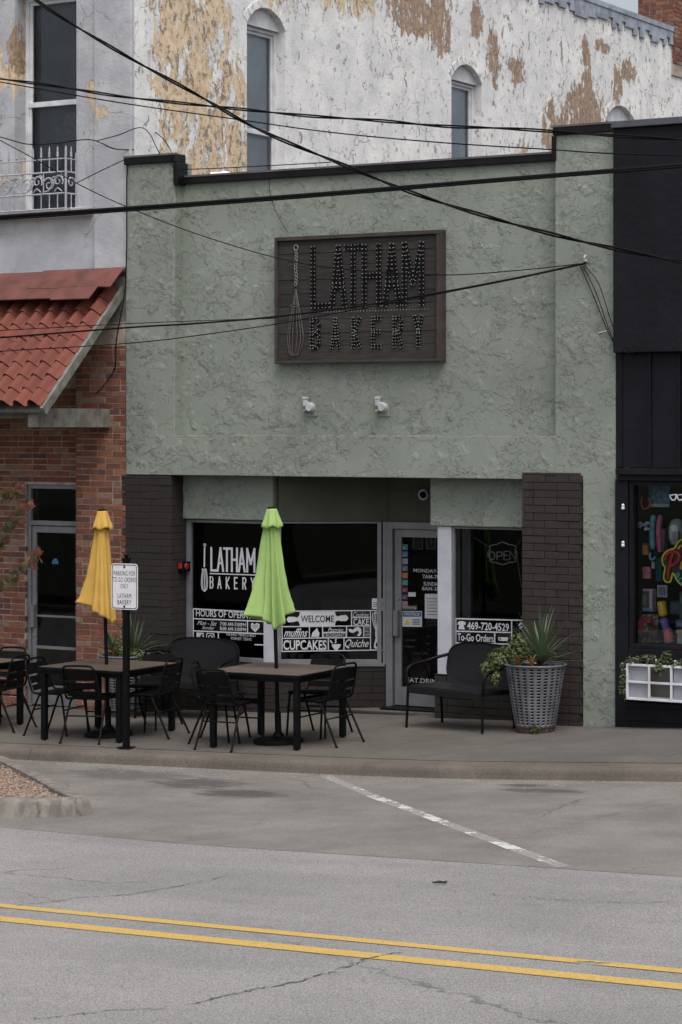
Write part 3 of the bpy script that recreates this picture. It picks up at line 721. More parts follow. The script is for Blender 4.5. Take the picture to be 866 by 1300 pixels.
M['reflect_sheet'] = vary('pale_sky_reflection', (.62,.66,.70), .8, .1, 3)  # added pale sheets behind the side panes: sky reflection put into their colour
for i, (y0, y1, zb, zt, rise) in enumerate(side_wins):
    w_ = sash_window(FS, y0, y1, zb, zt, 6.74 if i == 0 else 6.78, .13, LB, head=rise)
    cur = MB(); cur.obox(FS.p(y0+.05, zb, -.235), FS.r*(y1-y0-.10), FS.n*.01, FS.u*(zt-zb-.05)); obj('sky_reflection', cur, M['reflect_sheet'], w_)
    # rough brick arch ring, half buried in the plaster
    ring = MB(); c = (y0+y1)/2; w2 = (y1-y0)/2; R = (w2*w2+rise*rise)/(2*rise); cz = zt+rise-R; a = math.asin(w2/R)
    for j in range(9):
        t0 = -a+2*a*j/9+.012; t1 = -a+2*a*(j+1)/9-.012
        vv = [(c+(R+dr)*sin(t), cz+(R+dr)*cos(t)) for t, dr in ((t0,.005),(t1,.005),(t1,.10),(t0,.10))]
        plate(ring, FS, [vv], .03, 0, .006+.004*(j % 2))
    obj('arch_ring', ring, M['peel_side'], w_)
# metal coping with a ragged drip edge on the side parapet, and the brick chimney stub
mb = MB(); y = 9.0
mb.box(WX-.45, WX+.05, 2.0, 15.35, 9.72, 9.80)
while y < 15.3:
    L = random.uniform(.10,.2); d = random.choice((.12,.22,.18,.27)); mb.box(WX+.012, WX+.035, y, y+L*.97, 9.72-d, 9.722); y += L
obj('coping', mb, vary('blue_grey_flashing', (.28,.31,.37), .6, .3, 6, .3, 20, dirt=((.07,.06,.055), .8)), LB)
ch = obj('chimney', MB().box(WX-.6, WX+.03, 15.36, 16.1, 9.0, 11.2), M['mortar'], LB); FC = Frame((WX+.04, 0, 0), (0,1,0)); FCf = Frame((0, 15.35, 0), (1,0,0))
rr = random.Random(5)
bricks(ch, courses(FC, 15.36, 16.1, 9.2, 11.2, .072, .22, .012, rr) + courses(FCf, WX-.6, WX+.04, 9.75, 11.2, .072, .22, .012, rr), M['brick'], 'brick', 0, .02)
# front of the upper storey
FF = Frame((0, .10, 0), (1, 0, 0)); assert FF.n.y < 0
outl = [[(-9,4.3),(WX-.42,4.3),(WX-.42,9.72),(-9,9.72)], [(-4.50,5.62),(-3.60,5.62),(-3.60,8.2),(-4.50,8.2)]]
outl[0] = [(-9,4.3),(WX-.004,4.3),(WX-.004,9.719),(-9,9.719)]
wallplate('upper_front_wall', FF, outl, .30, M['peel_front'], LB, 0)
obj('pilaster', MB().box(-3.30, WX+.012, .03, .099, 4.86, 9.72), M['peel_front'], LB, bevel=.012)
obj('window_sill', MB().box(-5.6, -3.36, -.02, .097, 5.52, 5.615).box(-5.6, -3.42, .05, .097, 4.30, 4.90), M['peel_front'], LB, bevel=.01)
wfr = sash_window(FF, -4.50, -3.60, 5.62, 8.13, 6.876, .20, LB); obj('reflect_sheet', MB().box(-4.45, -3.65, .415, .42, 5.64, 8.08), vary('dim_sky_reflection', (.12,.135,.155), .8, .2, 3), wfr)  # added sheet behind the front panes, coloured as dim reflected sky
mb = MB(); plate(mb, Frame((0,.345,0),(1,0,0)), [[(-4.0,6.62),(-3.93,6.74),(-3.72,6.78),(-3.66,6.3),(-3.8,6.25),(-3.86,6.32),(-3.92,6.22),(-3.98,6.4),(-4.1,6.42),(-4.1,6.6)]], .003)
obj('torn_film', mb, vary('torn_film', (.16,.165,.18), .6, .2, 20), LB)
# wrought iron window guard
FR_ = Frame((0, -.10, 0), (1, 0, 0)); gx1 = -3.60
ir = MB()
def rail(z, r=.011): ir.tube([(-5.6,-.10,z),(gx1,-.10,z),(gx1,.10,z)], r, 6)
for z in (5.60, 5.775, 6.02): rail(z, .011)
rail(6.17, .008)
xb = gx1; i = 0
def picket(x, y, z0, z1):
    ir.tube([(x,y,z0),(x,y,z1)], .0075, 6); ir.lathe([(.0075,0),(.017,.012),(.010,.03),(.016,.05),(.008,.075),(.012,.09),(.002,.13)], (x,y,z1-.01), 6)
while xb > -5.6:
    ir.tube([(xb,-.10,5.6),(xb,-.10,5.775)], .0075, 6); picket(xb, -.10, 6.02, 6.2); xb -= .118; i += 1
ir.tube([(gx1,-.10,5.56),(gx1,-.10,6.30)], .014, 6); ir.tube([(gx1,.09,5.56),(gx1,.09,6.25)], .010, 6); picket(gx1, 0, 6.02, 6.2); ir.tube([(gx1,0,5.6),(gx1,0,5.775)], .0075, 6)
def spiral(cx, cz, r0, turns, a0, sgn, pl):
    pts = []
    for k in range(18):
        t = k/17; r = r0*(1-.78*t); a = a0+sgn*turns*2*pi*t; pts.append(pl(cx+r*cos(a), cz+r*sin(a)))
    ir.tube(pts, [.011-.004*k/17 for k in range(18)], 5)
def front(a, z): return (a, -.10, z)
xb = gx1-.04
while xb > -5.5:
    for (dx, r0, a0, s) in ((-.07,.075,-.6,1),(-.20,.085,2.6,-1),(-.13,.05,1.2,1)):
        spiral(xb+dx, 5.90+.02*s, r0, 1.25, a0, s, front)
    ir.tube(smooth([front(xb-.27,5.80), front(xb-.2,5.82), front(xb-.12,5.93), front(xb-.03,5.99), front(xb,5.96)], 4), .009, 5)
    ir.tube(smooth([front(xb-.02,5.80), front(xb-.08,5.84), front(xb-.12,5.80)], 4), .008, 5)
    ir.tube([front(xb-.28,5.775), front(xb-.28,6.02)], .008, 5); xb -= .30
spiral(0, 5.90, .07, 1.2, 0, 1, lambda a, z: (gx1, a, z))
obj('window_guard', ir, M['iron_white'], LB, shade=50, label='white wrought iron guard with scrolls and spear finials')
# --- brick ground floor
FB1 = Frame((0, .12, 0), (1,0,0)); FB2 = Frame((0, 0, 0), (1,0,0)); FB3 = Frame((-3.535, 0, 0), (0,1,0)); rr = random.Random(11)
DX0, DX1, DZ1 = -4.36, -3.50, 2.44
bw = MB(); plate(bw, Frame((0,.1265,0),(1,0,0)), [[(-9,-.5),(DX0,-.5),(DX0,DZ1),(DX1,DZ1),(DX1,-.5),(-3.3,-.5),(-3.3,4.3),(-9,4.3)]], .25)
bw.box(-3.529, -2.841, .0065, .25, -.5, 4.29)
obj('mortar_wall', bw, M['mortar'], LB)
zb = zs(-3.6)-.02
pier = courses(FB2, -3.535, -2.835, zb, 4.02, .0677, .212, .011, rr)
wallb = courses(FB1, -4.78, -3.55, zb-.03, 3.55, .0677, .212, .011, rr, holes=[(DX0, DX1, -1, DZ1)])
allb = pier+wallb; allb.sort(key=lambda c: (c[3] < 3.1 or c[3] > 3.5, ) if False else 0)
vis = [c for c in allb if c[3] < 3.0]; hid = [c for c in allb if c[3] >= 3.0]
bricks(LB, sorted(vis, key=lambda c: -(c[2]-c[1]))+hid, M['brick'], 'brick', 300, .05)
bricks(LB, courses(FB1, -9, -4.79, zb-.16, 3.4, .0677, .212, .011, rr), M['brick'], 'brick', 0, .05)
obj('gable_board', MB().box(-3.30, WX-.03, .01, .028, 4.02, 4.80), M['oldwood'], LB, bevel=.004)
# shop door in the brick front
dr = obj('door', MB().box(DX0, DX0+.05, .16, .23, zb, DZ1).box(DX1-.05, DX1, .16, .23, zb, DZ1).box(DX0+.05, DX1-.05, .16, .23, DZ1-.05, DZ1).box(DX0+.05, DX1-.05, .16, .23, 1.965, 2.02), M['alu'], LB, bevel=.004)
lf = MB().box(DX0+.055, DX0+.115, .18, .225, zb+.02, 1.955).box(DX1-.115, DX1-.055, .18, .225, zb+.02, 1.955).box(DX0+.115, DX1-.115, .18, .225, 1.88, 1.955).box(DX0+.115, DX1-.115, .18, .225, zb+.02, zb+.25).box(DX0+.115, DX1-.115, .185, .22, .62-.09, .655-.09).box(DX0+.115, DX1-.115, .175, .2, .90, .925)
obj('door_leaf', lf, M['alu'], dr, bevel=.003)
obj('pane', MB().add([(DX0+.1,.20,zb),(DX1-.1,.20,zb),(DX1-.1,.20,1.9),(DX0+.1,.20,1.9)], [(0,1,2,3)]), M['glass'], dr)
obj('transom_pane', MB().add([(DX0+.04,.20,2.0),(DX1-.04,.20,2.0),(DX1-.04,.20,2.4),(DX0+.04,.20,2.4)], [(0,1,2,3)]), M['glass'], dr)
obj('handle', MB().box(DX0+.06, DX0+.115, .125, .175, .78, 1.04).tube([(DX0+.09,.178,.68),(DX0+.09,.165,.68)], .016, 10), M['alu'], dr, bevel=.004)
bs = MB(); vs2, fs2 = plate2d([[(-4.03,1.52),(-3.93,1.52),(-3.94,1.565),(-3.965,1.585),(-3.99,1.585),(-4.02,1.56)]]); bs.add([(v[0],.195,v[1]) for v in vs2], fs2)
obj('sticker', bs, vary('blue_sticker', (.02,.13,.26), .6), dr)
rm = MB().box(-6,-2.9,3,3.05,-.4,3).box(-6,-5.95,.4,3,-.4,3).box(-2.95,-2.9,.3,3,-.4,3).box(-6,-2.9,.3,3,2.6,2.65).box(-6,-2.9,.25,3,-.4,-.2).box(-4.3,-3.9,2.0,2.5,-.2,.7).box(-3.6,-3.1,1.6,2.4,-.2,1.5)
obj('dim_interior', rm, vary('grey_interior', (.24,.24,.235), .8, .2, 2), LB)
# --- tiled awning over the brick front
aw = obj('awning', MB(), M['oldwood'], LB)
RX = -2.87; zt0, yt0, zt1, yt1 = 4.66, .02, 3.36, -1.36        # top line and eave line of the tile plane
sl = Vector((0, yt1-yt0, zt1-zt0)); slen = sl.length; sd_ = sl.normalized(); nrm = Vector((1,0,0)).cross(sd_).normalized()
if nrm.z < 0: nrm = -nrm
dk = MB(); dk.obox((-9, yt0, zt0-.10), (9+RX-.02, 0, 0), sl, nrm*.03); obj('deck', dk, M['oldwood'], aw)
tw, tl = .195, .215
tm = MB(); nseg = 8                                              # one barrel tile, local x across, y down slope, z out
for j, (yy, lift) in enumerate(((0, 0), (tl+.035, .022))):
    for i in range(nseg+1):
        t = i/nseg; xx = t*tw*1.02
        z = .074*sin(min(1, t/.66)*pi)**.8 if t < .66 else -.02*sin((t-.66)/.34*pi)
        tm.v.append((xx, yy, z+lift)); 
for j, (yy, lift) in enumerate(((0, 0), (tl+.035, .022))):
    for i in range(nseg+1):
        p = tm.v[j*(nseg+1)+i]; tm.v.append((p[0], p[1], p[2]-.013))
k = nseg+1
for i in range(nseg):
    tm.f += [(i, i+1, k+i+1, k+i), (2*k+i, 3*k+i, 3*k+i+1, 2*k+i+1), (k+i, k+i+1, 3*k+i+1, 3*k+i), (i, 2*k+i, 2*k+i+1, i+1)]; tm.m += [0]*4
tm.f += [(0, k, 3*k, 2*k), (nseg, 2*k+nseg, 3*k+nseg, k+nseg)]; tm.m += [0]*2
rot = Matrix((Vector((1,0,0)), -sd_, nrm)).transposed(); tm.v = [(a, -b, c) for a, b, c in tm.v]; tm.f = [f[::-1] for f in tm.f]
tme = tm.mesh('roof_tile'); tme.materials.append(M['tile']); tme.polygons.foreach_set('use_smooth', [True]*len(tme.polygons)); tme.set_sharp_from_angle(angle=radians(50))
rows = int(slen/tl)+1; rnd2 = random.Random(2)
for c in range(14):
    for r in range(rows):
        x = RX-.035-(c+1)*tw; s = slen-(r+1)*tl+.03
        if s < -.25: continue
        o = bpy.data.objects.new('roof_tile', tme); COL.objects.link(o); o.parent = aw
        mtx = Matrix.Rotation(rnd2.uniform(-.012,.012), 3, 'Z')
        o.rotation_euler = (rot @ mtx).to_euler(); o.location = Vector((x, yt0, zt0))+sd_*s+nrm*(.02+rnd2.uniform(-.004,.004))-worldloc(LB)
mb = MB(); mb.obox(Vector((RX-.045, yt0, zt0-.10))-sd_*.10, (.045,0,0), sd_*(slen+.14), nrm*.105); obj('rake_board', mb, M['oldwood'], aw, bevel=.006)
# ragged painted flashing along the wall
mb = MB()
for (x0, x1, dy, dz) in ((-9,-4.0,.46,.0),(-4.0,RX+.05,.50,.014)):
    mb.obox(Vector((x0, .02, 4.885+dz)), (x1-x0, 0, 0), Vector((0,-.10,-.035)), (0,0,.012)); 
    n_ = 14
    for q in range(n_):
        xa, xb = x0+(x1-x0)*q/n_, x0+(x1-x0)*(q+1)/n_; ra, rb2 = 1+.10*mnoise.noise(Vector((xa*2.3,0,dz*90))), 1+.10*mnoise.noise(Vector((xb*2.3,0,dz*90)))
        k_ = dy/.46; A = (xa,-.08,4.862+dz); B = (xb,-.08,4.862+dz); C2 = (xb,-.08-.20*k_*rb2,4.862+dz-.19*rb2); D = (xa,-.08-.20*k_*ra,4.862+dz-.19*ra)
        mb.add([A,B,C2,D]+[(p[0],p[1],p[2]-.012) for p in (A,B,C2,D)], [(3,2,1,0),(4,5,6,7),(3,7,6,2),(0,4,7,3),(1,2,6,5)])
mb.obox((-9,-.26,4.70),(9-3.55,0,0),(0,-.16,-.145),(0,0,.01)); mb.obox((-3.55,-.26,4.705),(.55,0,0),(0,-.20,-.17),(0,0,.01))
obj('flashing', mb, M['redflash'], aw)
mb = MB(); mb.box(-3.20, -3.05, -1.30, .0, 3.10, 3.31); obj('bracket_beam', mb, M['oldwood'], aw, bevel=.006)
mb = MB(); mb.box(-9, -3.06, -1.18, -1.08, 3.20, 3.40); obj('eave_beam', mb, M['oldwood'], aw, bevel=.006)

# ================================================================== the green bakery
GB = thing('bakery_building', 'sage green stucco one storey bakery with dark brick piers and recessed glass front', 'building', (.2, .2, 0))
F0 = Frame((0,0,0), (1,0,0)); SOF = 2.57; RP = .15
U = [(-2.83,SOF),(2.84,SOF),(2.84,-.15),(3.2,-.15),(3.2,6.06),(2.53,6.06),(2.53,3.015),(-2.16,3.015),(-2.16,6.06),(-2.83,6.06)]
wallplate('stucco_front', F0, [U], .34, M['stucco'], GB, .007)
obj('stucco_panel', MB().box(-2.18, 2.55, RP, RP+.22, 3.0, 5.84), M['stucco'], GB)
obj('ledge_crack', MB().box(-2.15, 2.52, .004, RP-.002, 3.006, 3.019), M['ledge'], GB)
cp = MB().box(-2.84, -2.14, -.03, .19, 6.055, 6.15).box(-2.145, 2.52, RP-.045, .55, 5.815, 5.905).box(2.515, 3.21, -.03, .30, 6.055, 6.15)
cp.box(-2.165, -2.11, -.025, .19, 5.80, 6.052).box(2.50, 2.545, -.025, .41, 5.80, 6.052)
obj('coping', cp, M['cap'], GB, bevel=.008)
obj('coping_lip', MB().box(-2.845, -2.10, -.036, -.026, 6.135, 6.155).box(-2.10, 2.50, RP-.052, RP-.041, 5.89, 5.91).box(2.50, 3.215, -.036, -.026, 6.135, 6.155), vary('dull_lip', (.10,.10,.10), .5), GB)
obj('roof', MB().box(WX+.01, 3.19, .38, 14, 5.0, 5.1), M['dmortar'], GB)
# crumpled white roof membrane
mb = MB(); rnd3 = random.Random(9); nx_ = 12
for j in range(nx_+1):
    for i in range(nx_+1):
        s, t = i/nx_, j/nx_; x = -2.10+.5*s; y = .60+.5*t; z = 5.82+.20*(1-s*.7)*(1-abs(t-.3)*.6)+.07*mnoise.noise(Vector((s*5,t*5,1)))
        mb.v.append((x, y, z))
for j in range(nx_):
    for i in range(nx_): a = j*(nx_+1)+i; mb.f.append((a,a+1,a+nx_+2,a+nx_+1)); mb.m.append(0)
obj('roof_membrane', mb, vary('white_membrane', (.75,.75,.74), .6, .1, 9), GB, shade=True)
# piers
rr = random.Random(21)
pl_ = obj('brick_pier', MB().box(-2.877, -2.215, .006, .30, -.25, 2.562), M['dmortar'], GB); FPr = Frame((-2.21,0,0),(0,1,0))
bricks(pl_, courses(F0, -2.882, -2.21, zs(-2.5)-.03, 2.56, .0755, .265, .005, rr) + courses(FPr, .005, .31, zs(-2.5)-.03, 2.56, .0755, .265, .005, rr), M['dbrick'], 'brick', 300, .03)
pr_ = obj('brick_pier', MB().box(2.18, 2.832, -.006, .40, -.2, 2.566), M['dmortar'], GB)
M['dbrick2'] = m_brick('maroon_painted_brick', [(.027,.019,.018),(.031,.0215,.0205),(.025,.018,.0175),(.036,.022,.021)], mottle=.35, pale=0)
bricks(pr_, courses(Frame((0,-.022,0),(1,0,0)), 2.168, 2.84, zs(2.5)-.02, 2.64, .0775, .265, .006, rr), M['dbrick2'], 'brick', 300, .03)
# storefront: left window, slanting window, recessed door, right window
YF = .30; P0 = Vector((-1.0, YF, 0)); P1 = Vector((.03, .92, 0)); YD = .92; HT = 2.066
obj('fascia_box', MB().box(-2.228, -1.02, YF-.06, YF+.08, HT+.008, SOF-.002), M['stucco'], GB, bevel=.015)
obj('fascia_box', MB().box(.95, 2.20, YF-.06, YF+.08, HT-.005, SOF-.002), M['stucco'], GB, bevel=.015)
sdv = (P1-P0).normalized(); snn = Vector((sdv.y, -sdv.x, 0))
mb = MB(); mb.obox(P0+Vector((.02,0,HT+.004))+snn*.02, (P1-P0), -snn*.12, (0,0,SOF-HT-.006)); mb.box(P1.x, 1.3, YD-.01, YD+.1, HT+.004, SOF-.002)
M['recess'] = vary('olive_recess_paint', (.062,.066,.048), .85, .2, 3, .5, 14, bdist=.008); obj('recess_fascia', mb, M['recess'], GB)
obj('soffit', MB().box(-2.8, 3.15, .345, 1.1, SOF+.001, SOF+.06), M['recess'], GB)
FL = Frame((0, YF, 0), (1,0,0)); FA = Frame(P0, P1-P0); FR = Frame((0, YF, 0), (1,0,0)); FD = Frame((0, YD, 0), (1,0,0)); LA = (P1-P0).length
KZ = .50                                     # knee wall height
def pane(fr, a0, a1, z0, z1, parent, d=-.03, name='pane'):
    return obj(name, MB().add([fr.p(a0,z0,d), fr.p(a1,z0,d), fr.p(a1,z1,d), fr.p(a0,z1,d)], [(0,1,2,3)]), M['glass'], parent)
def framebars(fr, bars, depth=.06, back=-.05):
    mb = MB()
    for (a0, a1, z0, z1) in bars: mb.obox(fr.p(a0, z0, back), fr.r*(a1-a0), fr.n*depth, fr.u*(z1-z0))
    return mb
w1 = obj('window', framebars(FL, [(-2.205,-2.145,KZ,HT),(-2.145,-1.17,KZ,KZ+.05),(-2.145,-1.17,HT-.03,HT)]), M['alu'], GB, bevel=.003); pane(FL, -2.16, -1.15, KZ+.02, HT, w1)
obj('corner_post', MB().box(-1.165, -1.02, YF-.02, YF+.10, KZ, HT), M['post_white'], GB, bevel=.004)
w2 = obj('window', framebars(FA, [(0,.045,KZ,HT),(LA-.10,LA-.055,KZ,HT),(LA-.04,LA,KZ,HT),(.045,LA-.10,KZ,KZ+.05),(.045,LA-.10,HT-.02,HT)]), M['alu'], GB, bevel=.003); pane(FA, .03, LA-.08, KZ+.02, HT, w2)
w3 = obj('window', framebars(FR, [(1.19,1.215,KZ,HT-.01),(1.215,2.17,KZ,KZ+.05),(1.215,2.17,HT-.03,HT-.01)]), M['alu'], GB, bevel=.003); pane(FR, 1.2, 2.18, KZ+.02, HT, w3)
obj('corner_post', MB().box(1.025, 1.188, YF-.03, YF+.06, KZ, HT-.008), M['post_white'], GB, bevel=.004)
w4 = obj('window', MB().box(1.06, 1.12, .84, .90, KZ, HT).box(1.07, 1.11, .62, .66, KZ, HT), M['alu'], GB, bevel=.003)
obj('pane', MB().add([(1.09,.36,KZ),(1.09,.9,KZ),(1.09,.9,HT),(1.09,.36,HT)], [(0,1,2,3)]), M['glass'], w4)
# knee walls
FK = Frame(P0+snn*.03, P1-P0)
kw0 = obj('knee_wall', MB().box(-2.21, -1.02, YF+.005, YF+.14, -.25, KZ-.001), M['dmortar'], GB)
kw1 = obj('knee_wall', MB().obox(P0+Vector((0,0,-.2))+snn*.015, P1-P0, -snn*.12, (0,0,KZ+.199)), M['dmortar'], GB)
kw = obj('knee_wall', MB().box(1.0, 2.17, YF-.01, YF+.14, -.15, KZ-.001).box(.985,1.12,YF+.14,.9,-.15,KZ-.001), M['dmortar'], GB)
bricks(kw, courses(Frame((0,YF-.02,0),(1,0,0)), .985, 2.168, zs(1.5)-.03, KZ, .0775, .3, .006, rr), M['dbrick'], 'brick', 120, .028)
bricks(kw1, courses(FK, .0, LA-.02, zs(-.5)-.03, KZ-.01, .0775, .3, .006, rr), M['dbrick'], 'brick', 120, .028)
bricks(kw0, courses(Frame((0,YF-.01,0),(1,0,0)), -2.21, -1.02, zs(-1.6)-.03, KZ-.01, .0775, .3, .006, rr), M['dbrick'], 'brick', 120, .028)
obj('sill', framebars(FA, [(.0,LA-.02,KZ-.02,KZ+.012)], .05, -.005), M['alu'], GB)
# step in front of the door
st = MB(); st.add([(-.35,.55,-.2),(1.0,.55,-.2),(1.0,.95,-.2),(.08,.95,-.2),(-.35,.55,.028),(1.0,.55,.045),(1.0,.95,.045),(.08,.95,.03)], [(4,5,6,7),(0,1,5,4),(1,2,6,5),(2,3,7,6),(3,0,4,7)])
obj('door_step', st, M['curb'], GB, bevel=.008); obj('door_mat', MB().box(.12, .95, .62, .86, .036, .055), M['black'], GB)
# door
DL, DR_ = .135, 1.06
door = obj('door', framebars(FD, [(DL-.09,DL-.01,.03,HT+.0),(DL-.01,DR_,1.99,HT)], .10, -.06), M['alu'], GB, bevel=.003)
leaf = framebars(FD, [(DL,DL+.085,.06,1.985),(DR_-.085,DR_,.06,1.985),(DL+.085,DR_-.085,1.90,1.985),(DL+.085,DR_-.085,.06,.26)], .045, -.04)
obj('door_leaf', leaf, M['alu'], door, bevel=.003); pane(FD, DL+.07, DR_-.07, .2, 1.95, door, -.02)
obj('handle', MB().box(DL+.015, DL+.07, YD-.07, YD-.005, .82, 1.10).tube([(DL+.045,YD-.006,1.22),(DL+.045,YD-.02,1.22)], .018, 10), M['alu'], door, bevel=.004)
# dim shop interior
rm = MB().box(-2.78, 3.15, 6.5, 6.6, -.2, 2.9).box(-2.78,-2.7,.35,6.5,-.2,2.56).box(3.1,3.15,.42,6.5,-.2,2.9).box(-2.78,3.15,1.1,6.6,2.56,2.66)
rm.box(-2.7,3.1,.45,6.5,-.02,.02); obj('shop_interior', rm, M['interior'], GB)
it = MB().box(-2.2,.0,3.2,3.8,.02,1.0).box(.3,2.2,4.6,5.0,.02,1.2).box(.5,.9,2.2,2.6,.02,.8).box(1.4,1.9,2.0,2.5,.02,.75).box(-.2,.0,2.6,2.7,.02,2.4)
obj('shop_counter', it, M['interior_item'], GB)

# ================================================================== navy boutique on the right
NB = thing('boutique_building', 'navy black boutique with display window right of the green bakery', 'building', (5, .2, .15))
obj('upper_front', MB().box(3.215, 8.0, -.10, .3, 3.84, 6.07), M['navy_stucco'], NB, bevel=.01)
obj('coping', MB().box(3.21, 8.0, -.14, .45, 6.072, 6.14), M['navytrim'], NB, bevel=.006)
pnl = obj('siding', MB().box(3.205, 8.0, .02, .2, 2.70, 3.838), M['navy'], NB)
x = 3.28
while x < 8:
    obj('siding_panel', MB().box(x, x+.285, .0, .018, 2.70, 3.836), M['navy'], pnl); obj('siding_rib', MB().box(x+.287, x+.31, -.022, .018, 2.70, 3.836), M['navy'], pnl); x += .312
obj('siding_panel', MB().box(3.207, 3.275, -.004, .018, 2.70, 3.836), M['navy'], pnl)
obj('ledge', MB().box(3.24, 8.0, -.10, .02, 2.63, 2.69).box(3.24, 8.0, -.055, .02, 2.57, 2.628), M['navy'], NB, bevel=.005)
obj('pilaster', MB().box(3.206, 3.345, -.03, .2, -.1, 2.568), M['navy'], NB, bevel=.005)
kp = MB().box(3.35, 8.0, .03, .2, -.1, .90).box(3.35, 8.0, -.03, .028, .80, .90).box(3.35, 8.0, -.05, .028, -.05, .36).box(3.35, 8.0, -.075, -.052, .33, .375).box(3.35,8.0,-.065,-.052,.19,.215)
kp.box(3.35, 3.43, -.02, .028, .38, .80); obj('kick_panel', kp, M['navy'], NB, bevel=.004)
wf = obj('display_window', MB().box(3.35,3.395,-.01,.10,.902,2.565).box(3.395,6.2,-.01,.10,.902,.945).box(3.395,6.2,-.01,.10,2.52,2.565).box(6.2,6.25,-.01,.10,.902,2.565), M['navy'], NB, bevel=.004)
obj('pane', MB().add([(3.39,.05,.93),(6.21,.05,.93),(6.21,.05,2.54),(3.39,.05,2.54)], [(0,1,2,3)]), M['glass_clear'], wf)
obj('end_wall', MB().box(6.26, 8.0, .0, .2, .38, 2.565), M['navy'], NB)
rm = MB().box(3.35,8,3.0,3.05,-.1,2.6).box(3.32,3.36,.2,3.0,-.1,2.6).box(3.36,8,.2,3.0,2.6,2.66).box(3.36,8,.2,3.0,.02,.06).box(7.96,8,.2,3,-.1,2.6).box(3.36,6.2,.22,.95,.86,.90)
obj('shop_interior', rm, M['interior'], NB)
obj('roof', MB().box(3.25, 8, .5, 14, 5.4, 5.5), M['dmortar'], NB)
for z in (2.31, 1.94): obj('hinge_pin', MB().lathe([(.012,-.03),(.020,-.018),(.014,0),(.018,.016),(.006,.03)], (3.30,-.045,z), 8), M['whiteframe'], NB)
# ================================================================== the wooden bulb sign
SG = thing('bakery_sign', 'weathered dark plank sign with black bulb-studded letters spelling the bakery name', 'sign', at(456,460,.11))
YS = .085
c00, c11 = at(350.5,462,YS), at(563,291.5,YS); sx0, sx1, sz0, sz1 = c00.x, c11.x, c00.z, c11.z
zz = sz0; hts = [.16,.14,.15,.15,.14,.15,.15,.14,.16]; tot = sum(hts); sc_ = (sz1-sz0-.06)/tot; zz += .03
for i, h in enumerate(hts):
    obj('plank', MB().box(sx0+.02, sx1-.02, YS+.0+(.004 if i % 2 else 0), YS+.05, zz+.001, zz+h*sc_-.002), M['signwood'], SG, bevel=.002); zz += h*sc_
fw = .042
obj('frame_rail', MB().box(sx0, sx1, YS-.035, YS+.06, sz1-fw, sz1), M['signframe'], SG, bevel=.004)
obj('frame_rail', MB().box(sx0, sx1, YS-.035, YS+.06, sz0, sz0+fw*.7), M['signframe'], SG, bevel=.004)
obj('frame_rail', MB().box(sx0, sx0+fw*.8, YS-.034, YS+.06, sz0+fw*.7+.001, sz1-fw-.001), M['signframe'], SG, bevel=.004)
obj('frame_rail', MB().box(sx1-fw*1.6, sx1, YS-.034, YS+.06, sz0+fw*.7+.001, sz1-fw-.001), M['signframe'], SG, bevel=.004)
FG = Frame((0, YS-.004, 0), (1,0,0))
GLY = {  # strokes in a unit cell
 'L': [[(0,1),(0,0)],[(0,0),(1,0)]], 'A': [[(0,0),(.5,1)],[(.5,1),(1,0)],[(.2,.34),(.8,.34)]], 'T': [[(0,1),(1,1)],[(.5,1),(.5,0)]],
 'H': [[(0,0),(0,1)],[(1,0),(1,1)],[(0,.5),(1,.5)]], 'M': [[(0,0),(0,1)],[(0,1),(.5,.35)],[(.5,.35),(1,1)],[(1,1),(1,0)]],
 'B': [[(0,0),(0,1)],[(0,1),(.7,1),(1,.85),(1,.65),(.7,.53),(0,.53)],[(.7,.53),(1,.4),(1,.15),(.7,0),(0,0)]], 'K': [[(0,0),(0,1)],[(1,1),(.1,.5)],[(.1,.5),(1,0)]],
 'E': [[(0,0),(0,1)],[(0,1),(1,1)],[(0,.52),(.85,.52)],[(0,0),(1,0)]], 'R': [[(0,0),(0,1)],[(0,1),(.7,1),(1,.88),(1,.62),(.7,.5),(0,.5)],[(.5,.5),(1,0)]],
 'Y': [[(0,1),(.5,.5)],[(1,1),(.5,.5)],[(.5,.5),(.5,0)]]}
def bulbs(mb, p, r=.0072):
    mb.lathe([(r,0),(r*.9,r*.7),(r*.3,r*1.15)], (0,0,0), 6)
    n = 18; o = len(mb.v)-n
    for i in range(o, len(mb.v)):
        v = mb.v[i]; mb.v[i] = tuple(p + Vector((v[0], -v[2], v[1])))
def sign_letter(chx, u0, u1, vt, vb, wd, step):
    a0, zt = FG.uv(u0, vt); a1, _ = FG.uv(u1, vt); _, zb_ = FG.uv((u0+u1)/2, vb); h = wd/2
    mb = MB(); bl = MB(); lay = 0
    for stv in GLY[chx]:
        pts = [(a0+h+(a1-a0-wd)*p[0], zb_+h*.6+(zt-zb_-h*1.2)*p[1]) for p in stv]
        d0 = Vector((pts[1][0]-pts[0][0], pts[1][1]-pts[0][1])).normalized()*h*.6; d1_ = Vector((pts[-1][0]-pts[-2][0], pts[-1][1]-pts[-2][1])).normalized()*h*.6
        pts = [(pts[0][0]-d0.x, pts[0][1]-d0.y)] + pts[1:-1] + [(pts[-1][0]+d1_.x, pts[-1][1]+d1_.y)]
        plate(mb, FG, [stroke(pts, wd)], .006, 0, .008+.0012*lay); lay += 1
        for i in range(len(pts)-1):
            A, B = Vector(pts[i]), Vector(pts[i+1]); L = (B-A).length; t = (B-A)/L; nn = Vector((-t.y, t.x)); k = max(1, int(L/step))
            for s in (-1, 1):
                for j in range(k+1):
                    if i and j == 0: continue
                    q = A+t*(L*j/k)+nn*s*h*.72; bulbs(bl, FG.p(q.x+random.uniform(-.003,.003), q.y+random.uniform(-.003,.003), .010))
    lt = obj('letter', mb, M['signletter'], SG); b = obj('bulbs', bl, M['bulb'], lt); b['kind'] = 'stuff'
